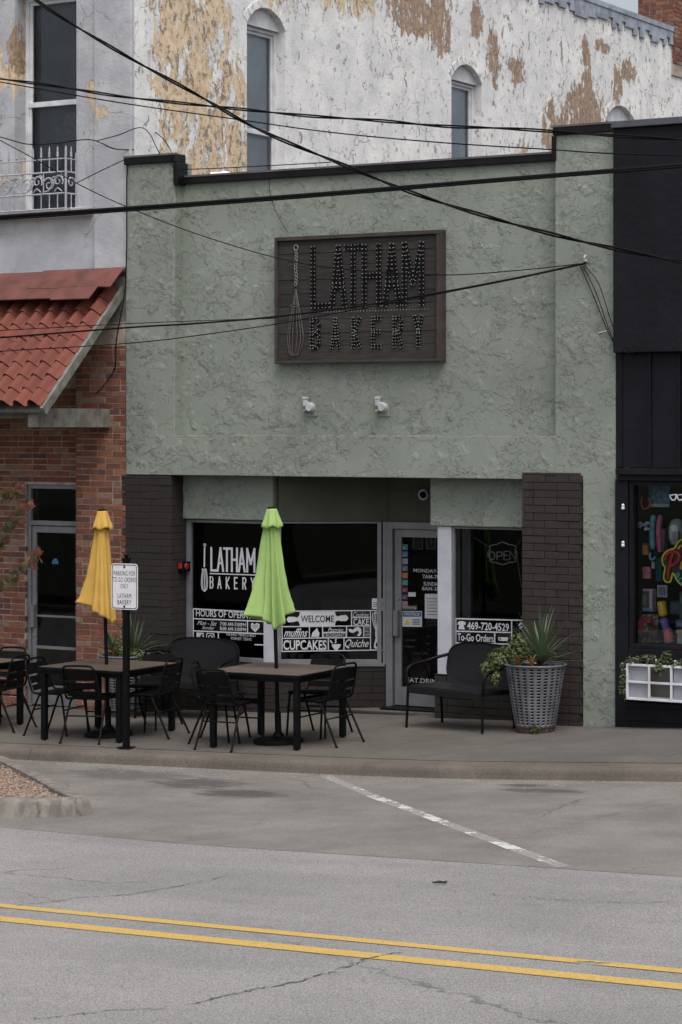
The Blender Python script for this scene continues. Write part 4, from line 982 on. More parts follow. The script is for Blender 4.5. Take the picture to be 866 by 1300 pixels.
for c, u0, u1, vt, vb in (('L',395,420,313.5,390.5),('A',419,441,312.5,390),('T',437,461,312,389.5),('H',460,484.5,311,389),('A',486,510,310,388.5),('M',511,539,308.5,387.5)):
    sign_letter(c, u0, u1, vt, vb, .060, .042)
for c, u0, u1, vt, vb in (('B',394,407.5,405,442.5),('A',420,432.5,404,442),('K',447,459,403.5,441.5),('E',472,485,402.5,441),('R',499,512,402,440.5),('Y',525,538,401,440)):
    sign_letter(c, u0, u1, vt, vb, .040, .032)
bl = MB(); aL, zL = FG.uv(394, 397); aR, _ = FG.uv(544, 393)
for i in range(40): bulbs(bl, FG.p(aL+(aR-aL)*i/39, zL, .004))
o = obj('bulbs', bl, M['bulb'], SG, label='dotted line of bulbs between the two words'); o['kind'] = 'stuff'
# bead and wire whisk
aw_, zw = FG.uv(376.5, 313); wk = obj('whisk', MB(), M['steel'], SG)
mb = MB(); mb.tube([FG.p(aw_+.026*cos(t*pi/6), zw-.012+.030*sin(t*pi/6), .012) for t in range(12)], .006, 6, closed=True)
z = zw-.05; k = 0
while z > zw-.44:
    mb.tube([FG.p(aw_+.017*cos(t*pi/4)+.004*sin(k), z+.017*sin(t*pi/4), .012) for t in range(8)], .005, 5, closed=True); z -= .036; k += 1
obj('handle', mb, vary('bead_handle', (.20,.19,.19), .5, .3, 30), wk)
mb = MB(); zb_ = zw-1.16
for d in (-.10,-.075,-.04,.02,.065,.10):
    mb.tube(smooth([FG.p(aw_+.0, zw-.46, .012), FG.p(aw_+d*.35, zw-.62, .014), FG.p(aw_+d*.8, zw-.85, .02), FG.p(aw_+d, zw-1.0, .02), FG.p(aw_+d*.6-.02, zb_, .014), FG.p(aw_-.02, zb_-.012, .012)], 5), .0055, 5)
mb.tube([FG.p(aw_-.01+.062*cos(t*pi/7), zw-.64+.014*sin(t*pi/7), .02) for t in range(14)], .005, 5, closed=True)
obj('wires', mb, vary('whisk_wire', (.085,.08,.075), .5, .3, 30), wk)

# wall lamp stubs under the sign
for i, (u, v, lab) in enumerate(((396,517,'left of the two white bare lamp fittings on the stucco below the sign'),(488,517,'right of the two white bare lamp fittings on the stucco below the sign'))):
    c = at(u, v, .15); t = thing('lamp_fitting', lab, 'lamp fitting', c, group='lamp fittings below the sign')
    obj('cover_plate', MB().box(c.x-.075, c.x+.075, .138, .149, c.z-.10, c.z+.07), M['stucco'], t, bevel=.004)
    mb = MB(); mb.lathe([(.052,0),(.052,.012),(.046,.014),(.046,.052),(.040,.060)], (0,0,0), 16); mb.map(lambda p: Vector((c.x+p.x, .138-p.z, c.z+p.y))); obj('hub', mb, M['steel'], t, shade=40)
    mb = MB(); mb.box(c.x-.078, c.x-.030, .085, .135, c.z+.012, c.z+.10); mb.box(c.x-.030, c.x+.002, .095, .130, c.z+.020, c.z+.055); mb.box(c.x-.084, c.x-.024, .080, .138, c.z+.085, c.z+.112); obj('conduit_body', mb, M['steel'], t, bevel=.006)
    mb = MB(); mb.tube([(c.x-.04,.11,c.z-.03),(c.x-.075,.10,c.z-.045)], [.014,.018], 8); obj('socket', mb, vary('brass_socket%d' % i, (.30,.25,.13) if i else (.16,.15,.10), .5), t)

# alarm box on the pier, dome camera over the door
c = at(236.5, 719, .22); t = thing('alarm_box', 'small dark box with red sounder beside the left shop window', 'alarm', (-2.19, .21, c.z))
obj('case', MB().box(-2.208, -2.145, .13, .29, c.z-.055, c.z+.055), M['black'], t, bevel=.006)
mb = MB(); mb.lathe([(.04,0),(.036,.014),(.01,.018)], (0,0,0), 14); mb.map(lambda p: Vector((-2.145+p.z, .21+p.x, c.z+p.y))); obj('sounder', mb, vary('red_plastic', (.22,.012,.012), .5), t)
mb = MB(); mb.box(-2.19, -2.15, .115, .129, c.z-.02, c.z+.045); obj('strobe', mb, vary('red_lens', (.30,.015,.02), .4), t)
c = at(538, 628, YD-.02); t = thing('dome_camera', 'small round pale dome camera high above the bakery door', 'camera', c)
mb = MB(); mb.lathe([(.065,0),(.065,.02),(.055,.035)], (0,0,0), 18); mb.map(lambda p: Vector((c.x+p.x, YD-.012-p.z, c.z+p.y))); obj('base', mb, M['post_white'], t, shade=40)
mb = MB(); mb.lathe([(.04,0),(.034,.022),(.018,.034),(.003,.038)], (0,0,0), 16); mb.map(lambda p: Vector((c.x+p.x+.008, YD-.045-p.z, c.z+p.y))); obj('dome', mb, M['black'], t, shade=True)

# ================================================================== window lettering
def dec(fr, parent, body, u0, u1, vt, vb, weight=0.0, shear=0.0, space=1.0, m='vinyl', name='lettering', front=-.022):
    um = (u0+u1)/2; a0, _ = fr.uv(u0, vt); a1, _ = fr.uv(u1, vt); _, zt = fr.uv(um, vt); _, zb_ = fr.uv(um, vb)
    mb = MB(); text(mb, fr, body, a0, a1, zb_, zt, weight, shear, space, front); return obj(name, mb, M[m], parent)
def lines(fr, parent, polys, wd, front=-.022, name='vinyl_border', m='vinyl'):
    mb = MB()
    for i, pl in enumerate(polys): plate(mb, fr, [stroke([fr.uv(*p) for p in pl], wd)], 0, 0, front+.0003*i)
    return obj(name, mb, M[m], parent)
def shape(fr, parent, outl, name, m='vinyl', front=-.022):
    mb = MB(); plate(mb, fr, [[fr.uv(*p) for p in o] for o in outl], 0, 0, front); return obj(name, mb, M[m], parent)
def uvell(cu, cv, ru, rv, n=20): return [(cu+ru*cos(2*pi*i/n), cv+rv*sin(2*pi*i/n)) for i in range(n)]
# left window
def stroke_letter(fr, parent, c, u0, u1, vt, vb, wd, front=-.022):
    a0, zt = fr.uv(u0, vt); a1, _ = fr.uv(u1, vt); _, zb_ = fr.uv((u0+u1)/2, vb); h = wd/2; mb = MB()
    for i, stv in enumerate(GLY[c]):
        pts = [(a0+h+(a1-a0-wd)*p[0], zb_+h+(zt-zb_-wd)*p[1]) for p in stv]
        d0 = Vector((pts[1][0]-pts[0][0], pts[1][1]-pts[0][1])).normalized()*h; d1_ = Vector((pts[-1][0]-pts[-2][0], pts[-1][1]-pts[-2][1])).normalized()*h
        plate(mb, fr, [stroke([(pts[0][0]-d0.x, pts[0][1]-d0.y)]+pts[1:-1]+[(pts[-1][0]+d1_.x, pts[-1][1]+d1_.y)], wd)], 0, 0, front+.0004*i)
    return obj('lettering', mb, M['vinyl'], parent)
for c, x0, x1 in (('L',265.7,274),('A',273.9,283.2),('T',282,291.6),('H',291.8,300.8),('A',300.8,310.5),('M',311.3,323)): stroke_letter(FL, w1, c, x0, x1, 694.4+(x0-265)*.028, 725.7+(x0-265)*.03, .026)
for c, x0, x1 in (('B',264.8,269.8),('A',274.6,280),('K',285.3,290.4),('E',295.7,300.4),('R',306.3,311.4),('Y',316.8,322.4)): stroke_letter(FL, w1, c, x0, x1, 731.6+(x0-265)*.03, 747.4+(x0-265)*.03, .016)
lines(FL, w1, [[(265,728.2),(323,730.2)]], .012)
lines(FL, w1, [[(258.5,692),(258,720)]], .02, name='whisk_handle'); shape(FL, w1, [uvell(258.6,692,1.9,2.2,12), uvell(258.6,692,.8,1.0,8)], 'whisk_loop')
mb = MB(); 
for d in (-4.2,-2.4,0,2.4,4.2):
    pts = [FL.uv(258.2+d*s, 722+v) for s, v in ((.55,0),(.85,10),(1,20),(.75,26),(.1,29))]; plate(mb, FL, [stroke(pts, .010)], 0, 0, -.022+.0003*d)
plate(mb, FL, [stroke([FL.uv(255,723), FL.uv(261,723)], .014)], 0, 0, -.019); obj('whisk_wires', mb, M['vinyl'], w1)
lines(FL, w1, [[(244,773),(335,778)],[(244,773),(244,822)],[(334,778),(334,830)],[(244,785.5),(335,789)],[(244,801),(335,805)],[(313,787.5),(313,804)],[(276,802.5),(276,822)],[(334,819),(322,818.5)]], .014)
dec(FL, w1, 'HOURS OF OPERATION', 247.5, 333, 776, 784.5, .012); dec(FL, w1, 'Mon - Sat', 249, 274, 788.5, 794, .0, .5); dec(FL, w1, 'Sunday', 255, 271, 795, 800.5, .0, .5)
dec(FL, w1, '7:00 AM-7:00PM', 278, 311, 790.5, 795, .014); dec(FL, w1, '8:00 AM-3:00PM', 278, 311, 796.5, 801, .014)
shape(FL, w1, [[(317,793),(319,790.5),(322,793),(325,790.8),(328.5,793),(328,797),(322.8,803),(317.5,797.5)]], 'heart'); dec(FL, w1, 'MADE', 319, 326, 793.5, 795.5, .0, m='vinyl_dark', front=-.020); dec(FL, w1, 'WITH', 319.5, 325.5, 796.3, 798, .0, m='vinyl_dark', front=-.020)
shape(FL, w1, [[(248,803),(257.5,803.5),(257.5,813.5),(248,813)]], 'square_mark'); dec(FL, w1, 'f', 252.5, 257, 805, 813.3, .02, m='vinyl_dark', front=-.020)
mb = MB(); 
def uvbox(fr, u0, u1, v0, v1): (a0, z1), (a1, z0) = fr.uv(u0, v0), fr.uv(u1, v1); return a0, a1, z0, z1
a0, a1, b0, b1 = uvbox(FL, 260.5, 271, 803.5, 814); r_ = .02
plate(mb, FL, [rrect(a0,a1,b0,b1,r_), rrect(a0+.011,a1-.011,b0+.009,b1-.009,r_*.7)], 0, 0, -.022); ca, cb = (a0+a1)/2, (b0+b1)/2
plate(mb, FL, [ellipse(ca,cb,.028,.024), ellipse(ca,cb,.017,.014)], 0, 0, -.0215); plate(mb, FL, [ellipse(a1-.023,b1-.02,.007,.006,8)], 0, 0, -.021); obj('camera_mark', mb, M['vinyl'], w1)
dec(FL, w1, '106 EAST MAIN STREET', 286, 324, 804, 808, .0, m='vinyl'); dec(FL, w1, 'FORNEY, TEXAS', 292, 318, 809.5, 813.5, .0)
# slanting window
Z8 = lambda x, y: (340+x/5.4125, 740+y/5.4125)
def zl(*pts): return [Z8(*p) for p in pts]
lines(FA, w2, [zl((100,196),(795,190)), zl((100,302),(705,296)), zl((100,382),(705,376)), zl((95,472),(795,462)), zl((98,196),(98,472)), zl((576,192),(576,298)), zl((576,240),(705,238)), zl((706,192),(706,462)), zl((286,302),(286,380)), zl((377,302),(377,380)), zl((542,298),(542,378)), zl((660,297),(660,376)), zl((377,342),(542,340)), zl((416,382),(416,466)), zl((524,380),(524,464))], .011)
pin = [(222,200),(462,198),(466,222),(480,232),(505,224),(540,222),(556,243),(540,264),(505,264),(480,258),(466,268),(462,295),(222,298),(216,272),(200,262),(180,270),(140,272),(128,252),(140,234),(180,234),(200,240),(216,228)]
shape(FA, w2, [zl(*pin)], 'rolling_pin')
def dz(body, x0, x1, y0, y1, weight=0., shear=0., m='vinyl', front=-.022, space=1.): return dec(FA, w2, body, *(Z8(x0,0)[0], Z8(x1,0)[0], Z8(0,y0)[1], Z8(0,y1)[1]), weight, shear, space, m, 'lettering', front)
dz('WELCOME', 228, 455, 224, 272, .012, m='vinyl_dark', front=-.019); dz('Cookies', 585, 695, 202, 236, .0, .5); dz('CAKE', 588, 695, 246, 292, .02); dz('muffins', 110, 275, 314, 372, .012, .5)
dz('Pastries', 412, 520, 308, 340, .0, .5); dz('CROISSANTS', 380, 538, 346, 374, .0); dz('CUPCAKES', 106, 404, 394, 462, .022); dz('Quiche', 530, 694, 388, 452, .008, .45)
dz('DONUTS', 668, 700, 300, 316, .0); dz('ROLLS', 668, 700, 320, 340); dz('& MORE', 668, 700, 346, 366)
shape(FA, w2, [zl((300,372),(305,345),(330,320),(340,308),(346,330),(356,345),(352,372))], 'cake_slice'); shape(FA, w2, [zl((440,424),(502,422),(498,440),(482,456),(480,464),(460,465),(458,457),(444,442))], 'cup')
mb = MB()
for pl in (zl((462,416),(470,405),(464,396),(472,386)), zl((428,396),(445,416))): plate(mb, FA, [stroke([FA.uv(*p) for p in pl], .012)], 0, 0, -.022)
obj('steam', mb, M['vinyl'], w2)
mb = MB(); plate(mb, FA, [[FA.uv(*p) for p in o] for o in (zl((553,322),(570,316),(585,325),(595,312),(618,302),(640,315),(645,345),(632,368),(612,362),(628,345),(620,328),(604,335),(590,345),(565,342)),)], 0, 0, -.022); obj('croissant', mb, M['vinyl'], w2)
mb = MB()
for d in (-1,-.6,-.2,.2,.6,1): plate(mb, FA, [stroke([FA.uv(*Z8(748+32*d*s, y)) for s, y in ((.1,330),(.55,295),(.95,245),(.8,212),(.2,200))], .008)], 0, 0, -.022+.0004*d)
plate(mb, FA, [[FA.uv(*p) for p in zl((740,325),(756,325),(758,352),(754,380),(763,420),(764,440),(756,454),(738,454),(730,440),(732,420),(742,380),(738,352))], [FA.uv(*p) for p in zl((744,412),(752,412),(755,440),(741,440))]], 0, 0, -.0215); obj('whisk_mark', mb, M['vinyl'], w2)
shape(FA, w2, [zl((716,108),(800,108),(800,186),(716,178))], 'paper_note', 'paper')
lines(FA, w2, [zl((722,138),(792,138)), zl((722,150),(792,150)), zl((722,162),(785,162))], .006, -.019, 'print', 'vinyl_dark')
# right window
lines(FR, w3, [[(577.5,785.5),(664,787.8)],[(577.5,785.5),(577.5,830)],[(577.5,801.5),(648,803.2)],[(577.5,816.5),(648,818)],[(648.5,787),(648.5,818)],[(627,803),(627,817.5)],[(577.5,824),(590,824)]], .013)
dec(FR, w3, '469-720-4529', 592, 645, 790.5, 800.5, .016); dec(FR, w3, 'To-Go Orders', 579.5, 625.5, 805, 814.5, .014)
shape(FR, w3, [[(579.5,791),(582,789),(586,788.5),(589.5,790),(590.3,793),(587.5,793.5),(587,792),(588.5,797.5),(588.5,799.5),(580.8,799),(581,797),(582.6,792),(582,793.3),(579.5,793)]], 'telephone')
mb = MB(); plate(mb, FR, [[FR.uv(*p) for p in ((634,809),(644,809.3),(643,814),(635.5,814))]], 0, 0, -.022); plate(mb, FR, [stroke([FR.uv(*p) for p in ((634.5,809.5),(631.5,810),(632,812.5),(635,813))], .012)], 0, 0, -.0215); obj('cup', mb, M['vinyl'], w3)
mb = MB(); plate(mb, FR, [stroke([FR.uv(*p) for p in ((583,820.5),(610,821),(616,819),(624,819.5),(626,822),(620,824),(612,822.5),(583,821.5))], .010)], 0, 0, -.022); obj('spoon', mb, M['vinyl'], w3)
dec(FR, w3, 'Fresh', 657.5, 672, 804, 810, .01); mb = MB(); plate(mb, FR, [stroke([FR.uv(*p) for p in ((657.5,795),(659,792.5),(663,791))], .02)], 0, 0, -.022); plate(mb, FR, [stroke([FR.uv(*p) for p in ((659,798),(661,796),(664,797))], .02)], 0, 0, -.0217); obj('cloche', mb, M['vinyl'], w3)
# door
FDp = Frame((0, YD, 0), (1,0,0))
dec(FDp, door, 'MONDAY-SATURDAY', 524, 590, 723, 727.6, .012, front=.024-.04); dec(FDp, door, '7AM-7PM', 535.5, 562, 730, 735, .012, front=-.016)
dec(FDp, door, 'SUNDAY', 537, 558, 739, 744, .012, front=-.016); dec(FDp, door, '8AM-3PM', 535, 562, 745.5, 750, .012, front=-.016)
dec(FDp, door, 'EAT.DRINK', 515, 560, 861.5, 867.5, .0, front=-.016); dec(FDp, door, 'LOCAL', 515, 578, 872, 885.5, .02, front=-.016)
for (u, lt) in ((524,'1'),(540.5,'0'),(555,'6')):
    shape(FDp, door, [[(u-2,677),(u+11.5,677.5),(u+11.5,698),(u-2,697.5)]], 'number_card', 'interior_item', -.030); dec(FDp, door, lt, u+1, u+9.5, 680, 696, .01, m='vinyl_dark', front=-.026)
M['paper_dim'] = vary('dim_print', (.2,.21,.22), .7)
stk = [(.05,.25,.20),(.08,.20,.45),(.40,.42,.48),(.16,.19,.26),(.62,.20,.04),(.05,.42,.34),(.22,.05,.08),(.12,.06,.28),(.5,.25,.27)]
for i, c in enumerate(stk):
    v = 691+i*9.0; mm = vary('sticker_%d' % i, tuple(x*.6 for x in c), .6, .05)
    a0, a1, b0, b1 = uvbox(FDp, 509.8, 517, v, v+7.4); mb = MB(); mb.add([FDp.p(a0,b0,-.014), FDp.p(a1,b0,-.014), FDp.p(a1,b1,-.014), FDp.p(a0,b1,-.014)], [(0,1,2,3)]); s_ = obj('sticker', mb, mm, door)
    mb = MB(); mb.add([FDp.p(a0+.012,b0+.010,-.012), FDp.p(a1-.03,b0+.010,-.012), FDp.p(a1-.03,b1-.02,-.012), FDp.p(a0+.012,b1-.03,-.012)], [(0,1,2,3)]); obj('sticker_print', mb, M['paper_dim'], door)
shape(FDp, door, [[(538.5,754),(560,754),(560,786),(538.5,785)]], 'paper_notice', 'paper', -.016); lines(FDp, door, [[(541,760+4*i),(557-(i % 3)*2,760.2+4*i)] for i in range(6)], .006, -.013, 'print', 'interior_item')
shape(FDp, door, [[(517.5,752),(527,752),(527,757.5),(517.5,757.5)]], 'label_slip', 'paper', -.016)
shape(FDp, door, [[(509.8,769),(528.5,769),(528.5,774),(509.8,774)]], 'label_slip', 'interior_item', -.015); dec(FDp, door, 'No Soliciting', 510.6, 527.6, 770.2, 773, .0, m='vinyl', front=-.012)
shape(FDp, door, [[(510.3,775.8),(535,776),(535,796),(510.3,795.6)]], 'notice_sign', 'paper', -.013)
M['notice_blue'] = vary('notice_blue', (.03,.10,.23), .5, .05); shape(FDp, door, [[(511,776.6),(534.3,776.8),(534.3,783),(511,782.8)]], 'notice_band', 'notice_blue', -.010)
dec(FDp, door, 'NOTICE', 513, 532.5, 777.8, 781.8, .02, .15, front=-.007)
M['warn_yellow'] = vary('warning_yellow', (.60,.44,.05), .5, .05); shape(FDp, door, [[(512.5,793),(520.5,793),(516.5,786)]], 'warning_triangle', 'warn_yellow', -.010); lines(FDp, door, [[(523,786.5+2*i),(533,786.5+2*i)] for i in range(4)], .006, -.010, 'print', 'vinyl_dark')
# unlit OPEN sign hanging inside the right window
c = at(637.5, 703, .42); NS = thing('open_sign', 'unlit white tube OPEN sign hanging inside the right bakery window', 'sign', c); FN = Frame((0,.42,0),(1,0,0)); M['tube'] = vary('unlit_neon_tube', (.45,.46,.47), .35, .05)
Z7 = lambda x, y: (490+x/4.811, 655+y/4.811)
op = [(632,186),(655,176),(675,176),(690,166),(712,160),(735,166),(752,176),(772,176),(796,188),(790,205),(800,222),(800,245),(792,262),(796,278),(772,284),(750,284),(735,292),(712,297),(690,292),(672,284),(650,284),(632,272),(636,258),(624,245),(624,222),(636,205)]
mb = MB(); mb.tube([FN.p(*FN.uv(*Z7(*p)), 0) for p in op], .0065, 6, closed=True); obj('outline_tube', mb, M['tube'], NS)
def nt(pl, closed=False): m_ = MB(); m_.tube([FN.p(*FN.uv(*Z7(*p)), .01) for p in pl], .0068, 6, closed=closed); return m_
obj('letter', nt([(651+17*cos(t*pi/8), 243+25*sin(t*pi/8)) for t in range(16)], True), M['tube'], NS); obj('letter', nt([(682,268),(682,220),(704,220),(712,228),(712,238),(704,246),(684,246)]), M['tube'], NS)
e_ = nt([(750,216),(724,217),(724,267),(750,267)]); e_.add(nt([(724,241),(746,241)]).v, nt([(724,241),(746,241)]).f); obj('letter', e_, M['tube'], NS); obj('letter', nt([(760,266),(760,214),(792,264),(793,212)]), M['tube'], NS)
mb = MB(); mb.tube([FN.p(*FN.uv(*Z7(625,186)), 0), FN.p(*FN.uv(*Z7(552,132)), .05)], .002, 4); mb.tube([FN.p(*FN.uv(*Z7(796,186)), 0), FN.p(*FN.uv(*Z7(840,140)), .05)], .002, 4); mb.tube([FN.p(*FN.uv(*Z7(800,250)), 0), FN.p(*FN.uv(*Z7(815,350)), 0), FN.p(*FN.uv(*Z7(830,440)), 0)], .003, 4); obj('hanging_wires', mb, M['tube'], NS)
# ================================================================== cafe furniture
def make_table(name, label, x, y, rz, group):
    t = thing(name, label, 'table', (x, y, zside(x, y)), rz, group); S = .525; H = .735; n = 9
    for i in range(n):
        w_ = 2*(S-.012)/n; y0 = -S+.012+i*w_; obj('plank', MB().box(-S+.012, S-.012, y0+.0015, y0+w_-.0015, H-.022, H), M['plank'], t, local=True)
    obj('frame', MB().box(-S,S,-S,-S+.011,H-.03,H-.004).box(-S,S,S-.011,S,H-.03,H-.004).box(-S,-S+.011,-S+.0115,S-.0115,H-.03,H-.004).box(S-.011,S,-S+.0115,S-.0115,H-.03,H-.004)
        .box(-S+.03,S-.03,-S+.03,-S+.05,H-.075,H-.0235).box(-S+.03,S-.03,S-.05,S-.03,H-.075,H-.0235).box(-S+.03,-S+.05,-S+.051,S-.051,H-.075,H-.0235).box(S-.05,S-.03,-S+.051,S-.051,H-.075,H-.0235), M['black'], t, local=True)
    for sx in (-1,1):
        for sy in (-1,1):
            cx, cy = sx*(S-.055), sy*(S-.055); dz = zside(x+cx, y+cy)-zside(x, y)
            obj('leg', MB().box(cx-.028, cx+.028, cy-.028, cy+.028, .012+dz, H-.024).lathe([(.018,0),(.022,.012)], (cx,cy,dz), 10), M['black'], t, local=True, bevel=.003)
    return t
TG = 'square cafe tables on the sidewalk'
TA = (-1.68,-1.88); TB = (.42,-1.90); TC = (-3.72,-1.84)
make_table('cafe_table', 'square wood topped table with the closed yellow umbrella', *TA, radians(1), TG)
make_table('cafe_table', 'square wood topped table with the closed green umbrella', *TB, radians(3), TG)
make_table('cafe_table', 'square wood topped table cut off by the left edge of the photo', *TC, radians(0), TG)

def chair_meshes():
    """slatted metal stacking chair, front towards +y, origin on the floor"""
    P = {}; r = .0115
    fr = MB(); half = [(0,.205,.452),(.17,.205,.452),(.205,.185,.452),(.212,.0,.445),(.212,-.12,.442),(.210,-.165,.455),(.208,-.19,.49),(.203,-.225,.62),(.196,-.25,.72),(.18,-.262,.762),(.14,-.268,.785),(0,-.270,.79)]
    left = [(-a, b, c) for a, b, c in half[::-1]]; fr.tube(smooth(half+left[1:-1], 4), r, 8, closed=True); P['frame'] = fr
    slats = []
    for z0, z1 in ((.635,.745),(.545,.615),(.47,.525)):
        mb = MB(); k = 6
        for zz_ in (z0, z1):
            for d in (0, .008):
                for i in range(k+1):
                    t = -1+2*i/k; wd = .196 if zz_ < .7 else .180; yy = -.165-(zz_-.455)*.33 if zz_ < .62 else -.219-(zz_-.62)*.3
                    mb.v.append((wd*t, yy+.016*t*t+d-.004-.010, zz_))
        q = k+1
        for i in range(k):
            mb.f += [(i, i+1, 2*q+i+1, 2*q+i), (q+i, 3*q+i, 3*q+i+1, q+i+1), (i, q+i, q+i+1, i+1), (2*q+i, 2*q+i+1, 3*q+i+1, 3*q+i)]; mb.m += [0]*4
        mb.f += [(0, 2*q, 3*q, q), (k, q+k, 3*q+k, 2*q+k)]; mb.m += [0]*2; slats.append(mb)
    P['slats'] = slats
    P['seat'] = [MB().box(-.200, .200, -.155+i*.072, -.155+i*.072+.066, .448-.006*abs(i-2), .456-.006*abs(i-2)) for i in range(5)]
    legs = []
    for s in (-1, 1):
        legs.append(MB().tube(smooth([(s*.200,.10,.438),(s*.204,.155,.428),(s*.212,.185,.38),(s*.228,.235,.0)], 4), r, 8).lathe([(.014,0),(.014,.014)], (s*.228,.235,0), 8))
        legs.append(MB().tube(smooth([(s*.200,-.02,.438),(s*.206,-.075,.428),(s*.212,-.115,.38),(s*.232,-.285,.0)], 4), r, 8).lathe([(.014,0),(.014,.014)], (s*.232,-.285,0), 8))
    P['legs'] = legs
    st = MB(); st.tube([(-.215,.205,.27),(.215,.205,.27)], .008, 6); st.tube([(-.214,-.17,.27),(.214,-.17,.27)], .008, 6); st.tube([(-.2,.1,.436),(-.2,-.1,.436)], .009, 6); st.tube([(.2,.1,.436),(.2,-.1,.436)], .009, 6); P['stretcher'] = st
    return P
CM = chair_meshes()
def make_chair():
    t = thing('cafe_chair', 'x', 'chair', (0,0,0), 0, 'black slatted chairs around the cafe tables')
    obj('frame', CM['frame'], M['black'], t, shade=True, local=True)
    for s in CM['slats']: obj('back_slat', s, M['black'], t, local=True, shade=30)
    for s in CM['seat']: obj('seat_slat', s, M['black'], t, local=True)
    for l in CM['legs']: obj('leg', l, M['black'], t, shade=50, local=True)
    obj('stretcher', CM['stretcher'], M['black'], t, shade=True, local=True); return t
chair0 = None
def chair(cx, cy, rz, label):
    global chair0
    if chair0 is None: chair0 = make_chair(); t = chair0
    else: t = copy_tree(chair0)
    z = min(zside(cx+dx, cy+dy) for dx, dy in ((.2,.2),(-.2,-.2),(.2,-.2),(-.2,.2)))
    t.location = (cx, cy, (zside(cx, cy)+z)/2); sl_ = .033; t.rotation_euler = (0, 0, rz); t['label'] = label
    # follow the slope of the pavement
    n_ = Vector((-.033, -.02, 1)).normalized(); q = Vector((0,0,1)).rotation_difference(n_); t.rotation_euler = (q.to_matrix() @ Matrix.Rotation(rz, 3, 'Z')).to_euler(); t.location.z = zside(cx, cy)
chair(TA[0]+.10, TA[1]-.37, radians(4), 'black slatted chair in front of the yellow umbrella table, its back to the street')
chair(TA[0]+.51, TA[1]+.10, radians(98), 'black slatted chair on the right side of the yellow umbrella table')
chair(TA[0]-.66, TA[1]+.02, radians(-84), 'black slatted chair on the left side of the yellow umbrella table')
chair(TA[0]+.02, TA[1]+.70, radians(183), 'black slatted chair behind the yellow umbrella table, facing the street')
chair(TB[0]-.28, TB[1]-.42, radians(-6), 'black slatted chair in front of the green umbrella table, its back to the street')
chair(TB[0]+.52, TB[1]+.06, radians(86), 'black slatted chair on the right side of the green umbrella table')
chair(TB[0]-.66, TB[1]-.02, radians(-70), 'black slatted chair on the left side of the green umbrella table')
chair(TB[0]+.08, TB[1]+.62, radians(180), 'black slatted chair behind the green umbrella table, facing the street')
chair(TC[0]+.54, TC[1]+.08, radians(98), 'black slatted chair right of the table at the left edge')
chair(TC[0]+.0, TC[1]+.70, radians(176), 'black slatted chair behind the table at the left edge')

# closed umbrellas
def umbrella(name, label, x, y, top, hem, mat, seed, tilt, prof):
    """a furled canopy: cloth pleated between ribs. prof: hem control points (angle from the right, radius, height above hem), plus twist"""
    z0 = zside(x, y); t = thing(name, label, 'umbrella', (x, y, z0), 0, 'closed patio umbrellas')
    ctrl, twist, folds = prof; n = 144; rows = 44; mb = MB()
    ctrl = sorted(ctrl); L = len(ctrl)
    def hemfn(a):
        a = a % 360
        for i in range(L):
            a0, r0, h0 = ctrl[i]; a1, r1, h1 = ctrl[(i+1) % L]; a1 = a1+360 if i == L-1 else a1
            aa = a if a >= ctrl[0][0] else a+360
            if a0 <= aa <= a1:
                f = (aa-a0)/(a1-a0); f = f*f*(3-2*f)*.6+f*.4; return r0+(r1-r0)*f, h0+(h1-h0)*f
        return ctrl[0][1], ctrl[0][2]
    def pt(s, j):
        a = 360*j/n; rh, hh = hemfn(a); g = .80*s+.20*s**5
        r = .052+(rh-.052)*g
        fd = 0
        for (fa, wdt, dep, s0) in folds:                      # valleys pressed into the cloth
            d = ((a-fa-twist*40*(1-s)+180) % 360)-180; fd += dep*math.exp(-(d/wdt)**2)*max(0, min(1, (s-s0)/.12))*(.35+.65*s)
        r *= (1-min(.8, fd)); r *= 1+.035*sin(radians(a*8+60*s))*min(1, s*3)+.11*mnoise.noise(Vector((cos(radians(a))*1.6+seed, sin(radians(a))*1.6, s*2.4)))*min(1, s*2)+.05*mnoise.noise(Vector((cos(radians(a))*4+seed, sin(radians(a))*4, s*7)))*min(1, s*2)
        z = top-(top-hem)*s+hh*max(0, s-.45)**1.6*2.6
        b = radians(a)+TH+twist*(s-.5)*.9
        return (r*cos(b), r*sin(b), z)
    for i in range(rows+1):
        for j in range(n): mb.v.append(pt(i/rows, j))
    for i in range(rows):
        for j in range(n): mb.f.append((i*n+j, (i+1)*n+j, (i+1)*n+(j+1) % n, i*n+(j+1) % n)); mb.m.append(0)
    cn = obj('canopy', mb, mat, t, shade=True, local=True); so = cn.modifiers.new('thickness', 'SOLIDIFY'); so.thickness = .004
    vb = MB(); k = 8; R2 = random.Random(seed)
    for i in range(k+1):
        s = i/k
        for j in range(n):
            a = 2*pi*j/n; f = abs(sin(a*2.5+seed)); f2 = abs(sin(a*4+.7)); r_ = (.050+.068*s**1.1)*(1-.30*s*(1-f)**2-.12*s*(1-f2)); vb.v.append((r_*cos(a), r_*sin(a), top+.012-.175*s-.035*s*s*(1-f)))
    for i in range(k):
        for j in range(n): vb.f.append((i*n+j, (i+1)*n+j, (i+1)*n+(j+1) % n, i*n+(j+1) % n)); vb.m.append(0)
    fl = obj('vent_flap', vb, mat, cn, shade=True, local=True); so = fl.modifiers.new('thickness', 'SOLIDIFY'); so.thickness = .004
    obj('finial', MB().lathe([(.052,0),(.05,.012),(.02,.022)], (0,0,top+.006), 20), M['black'], t, local=True)
    obj('pole', MB().tube([(0,0,.04),(0,0,top)], .019, 12), M['black'], t, local=True, shade=50)
    obj('base', MB().lathe([(.25,0),(.25,.03),(.235,.045),(.06,.065),(.05,.09),(.032,.11),(.032,.30)], (0,0,0), 28), M['black'], t, shade=40, local=True)
    t.rotation_euler = (0, radians(tilt), 0); return t
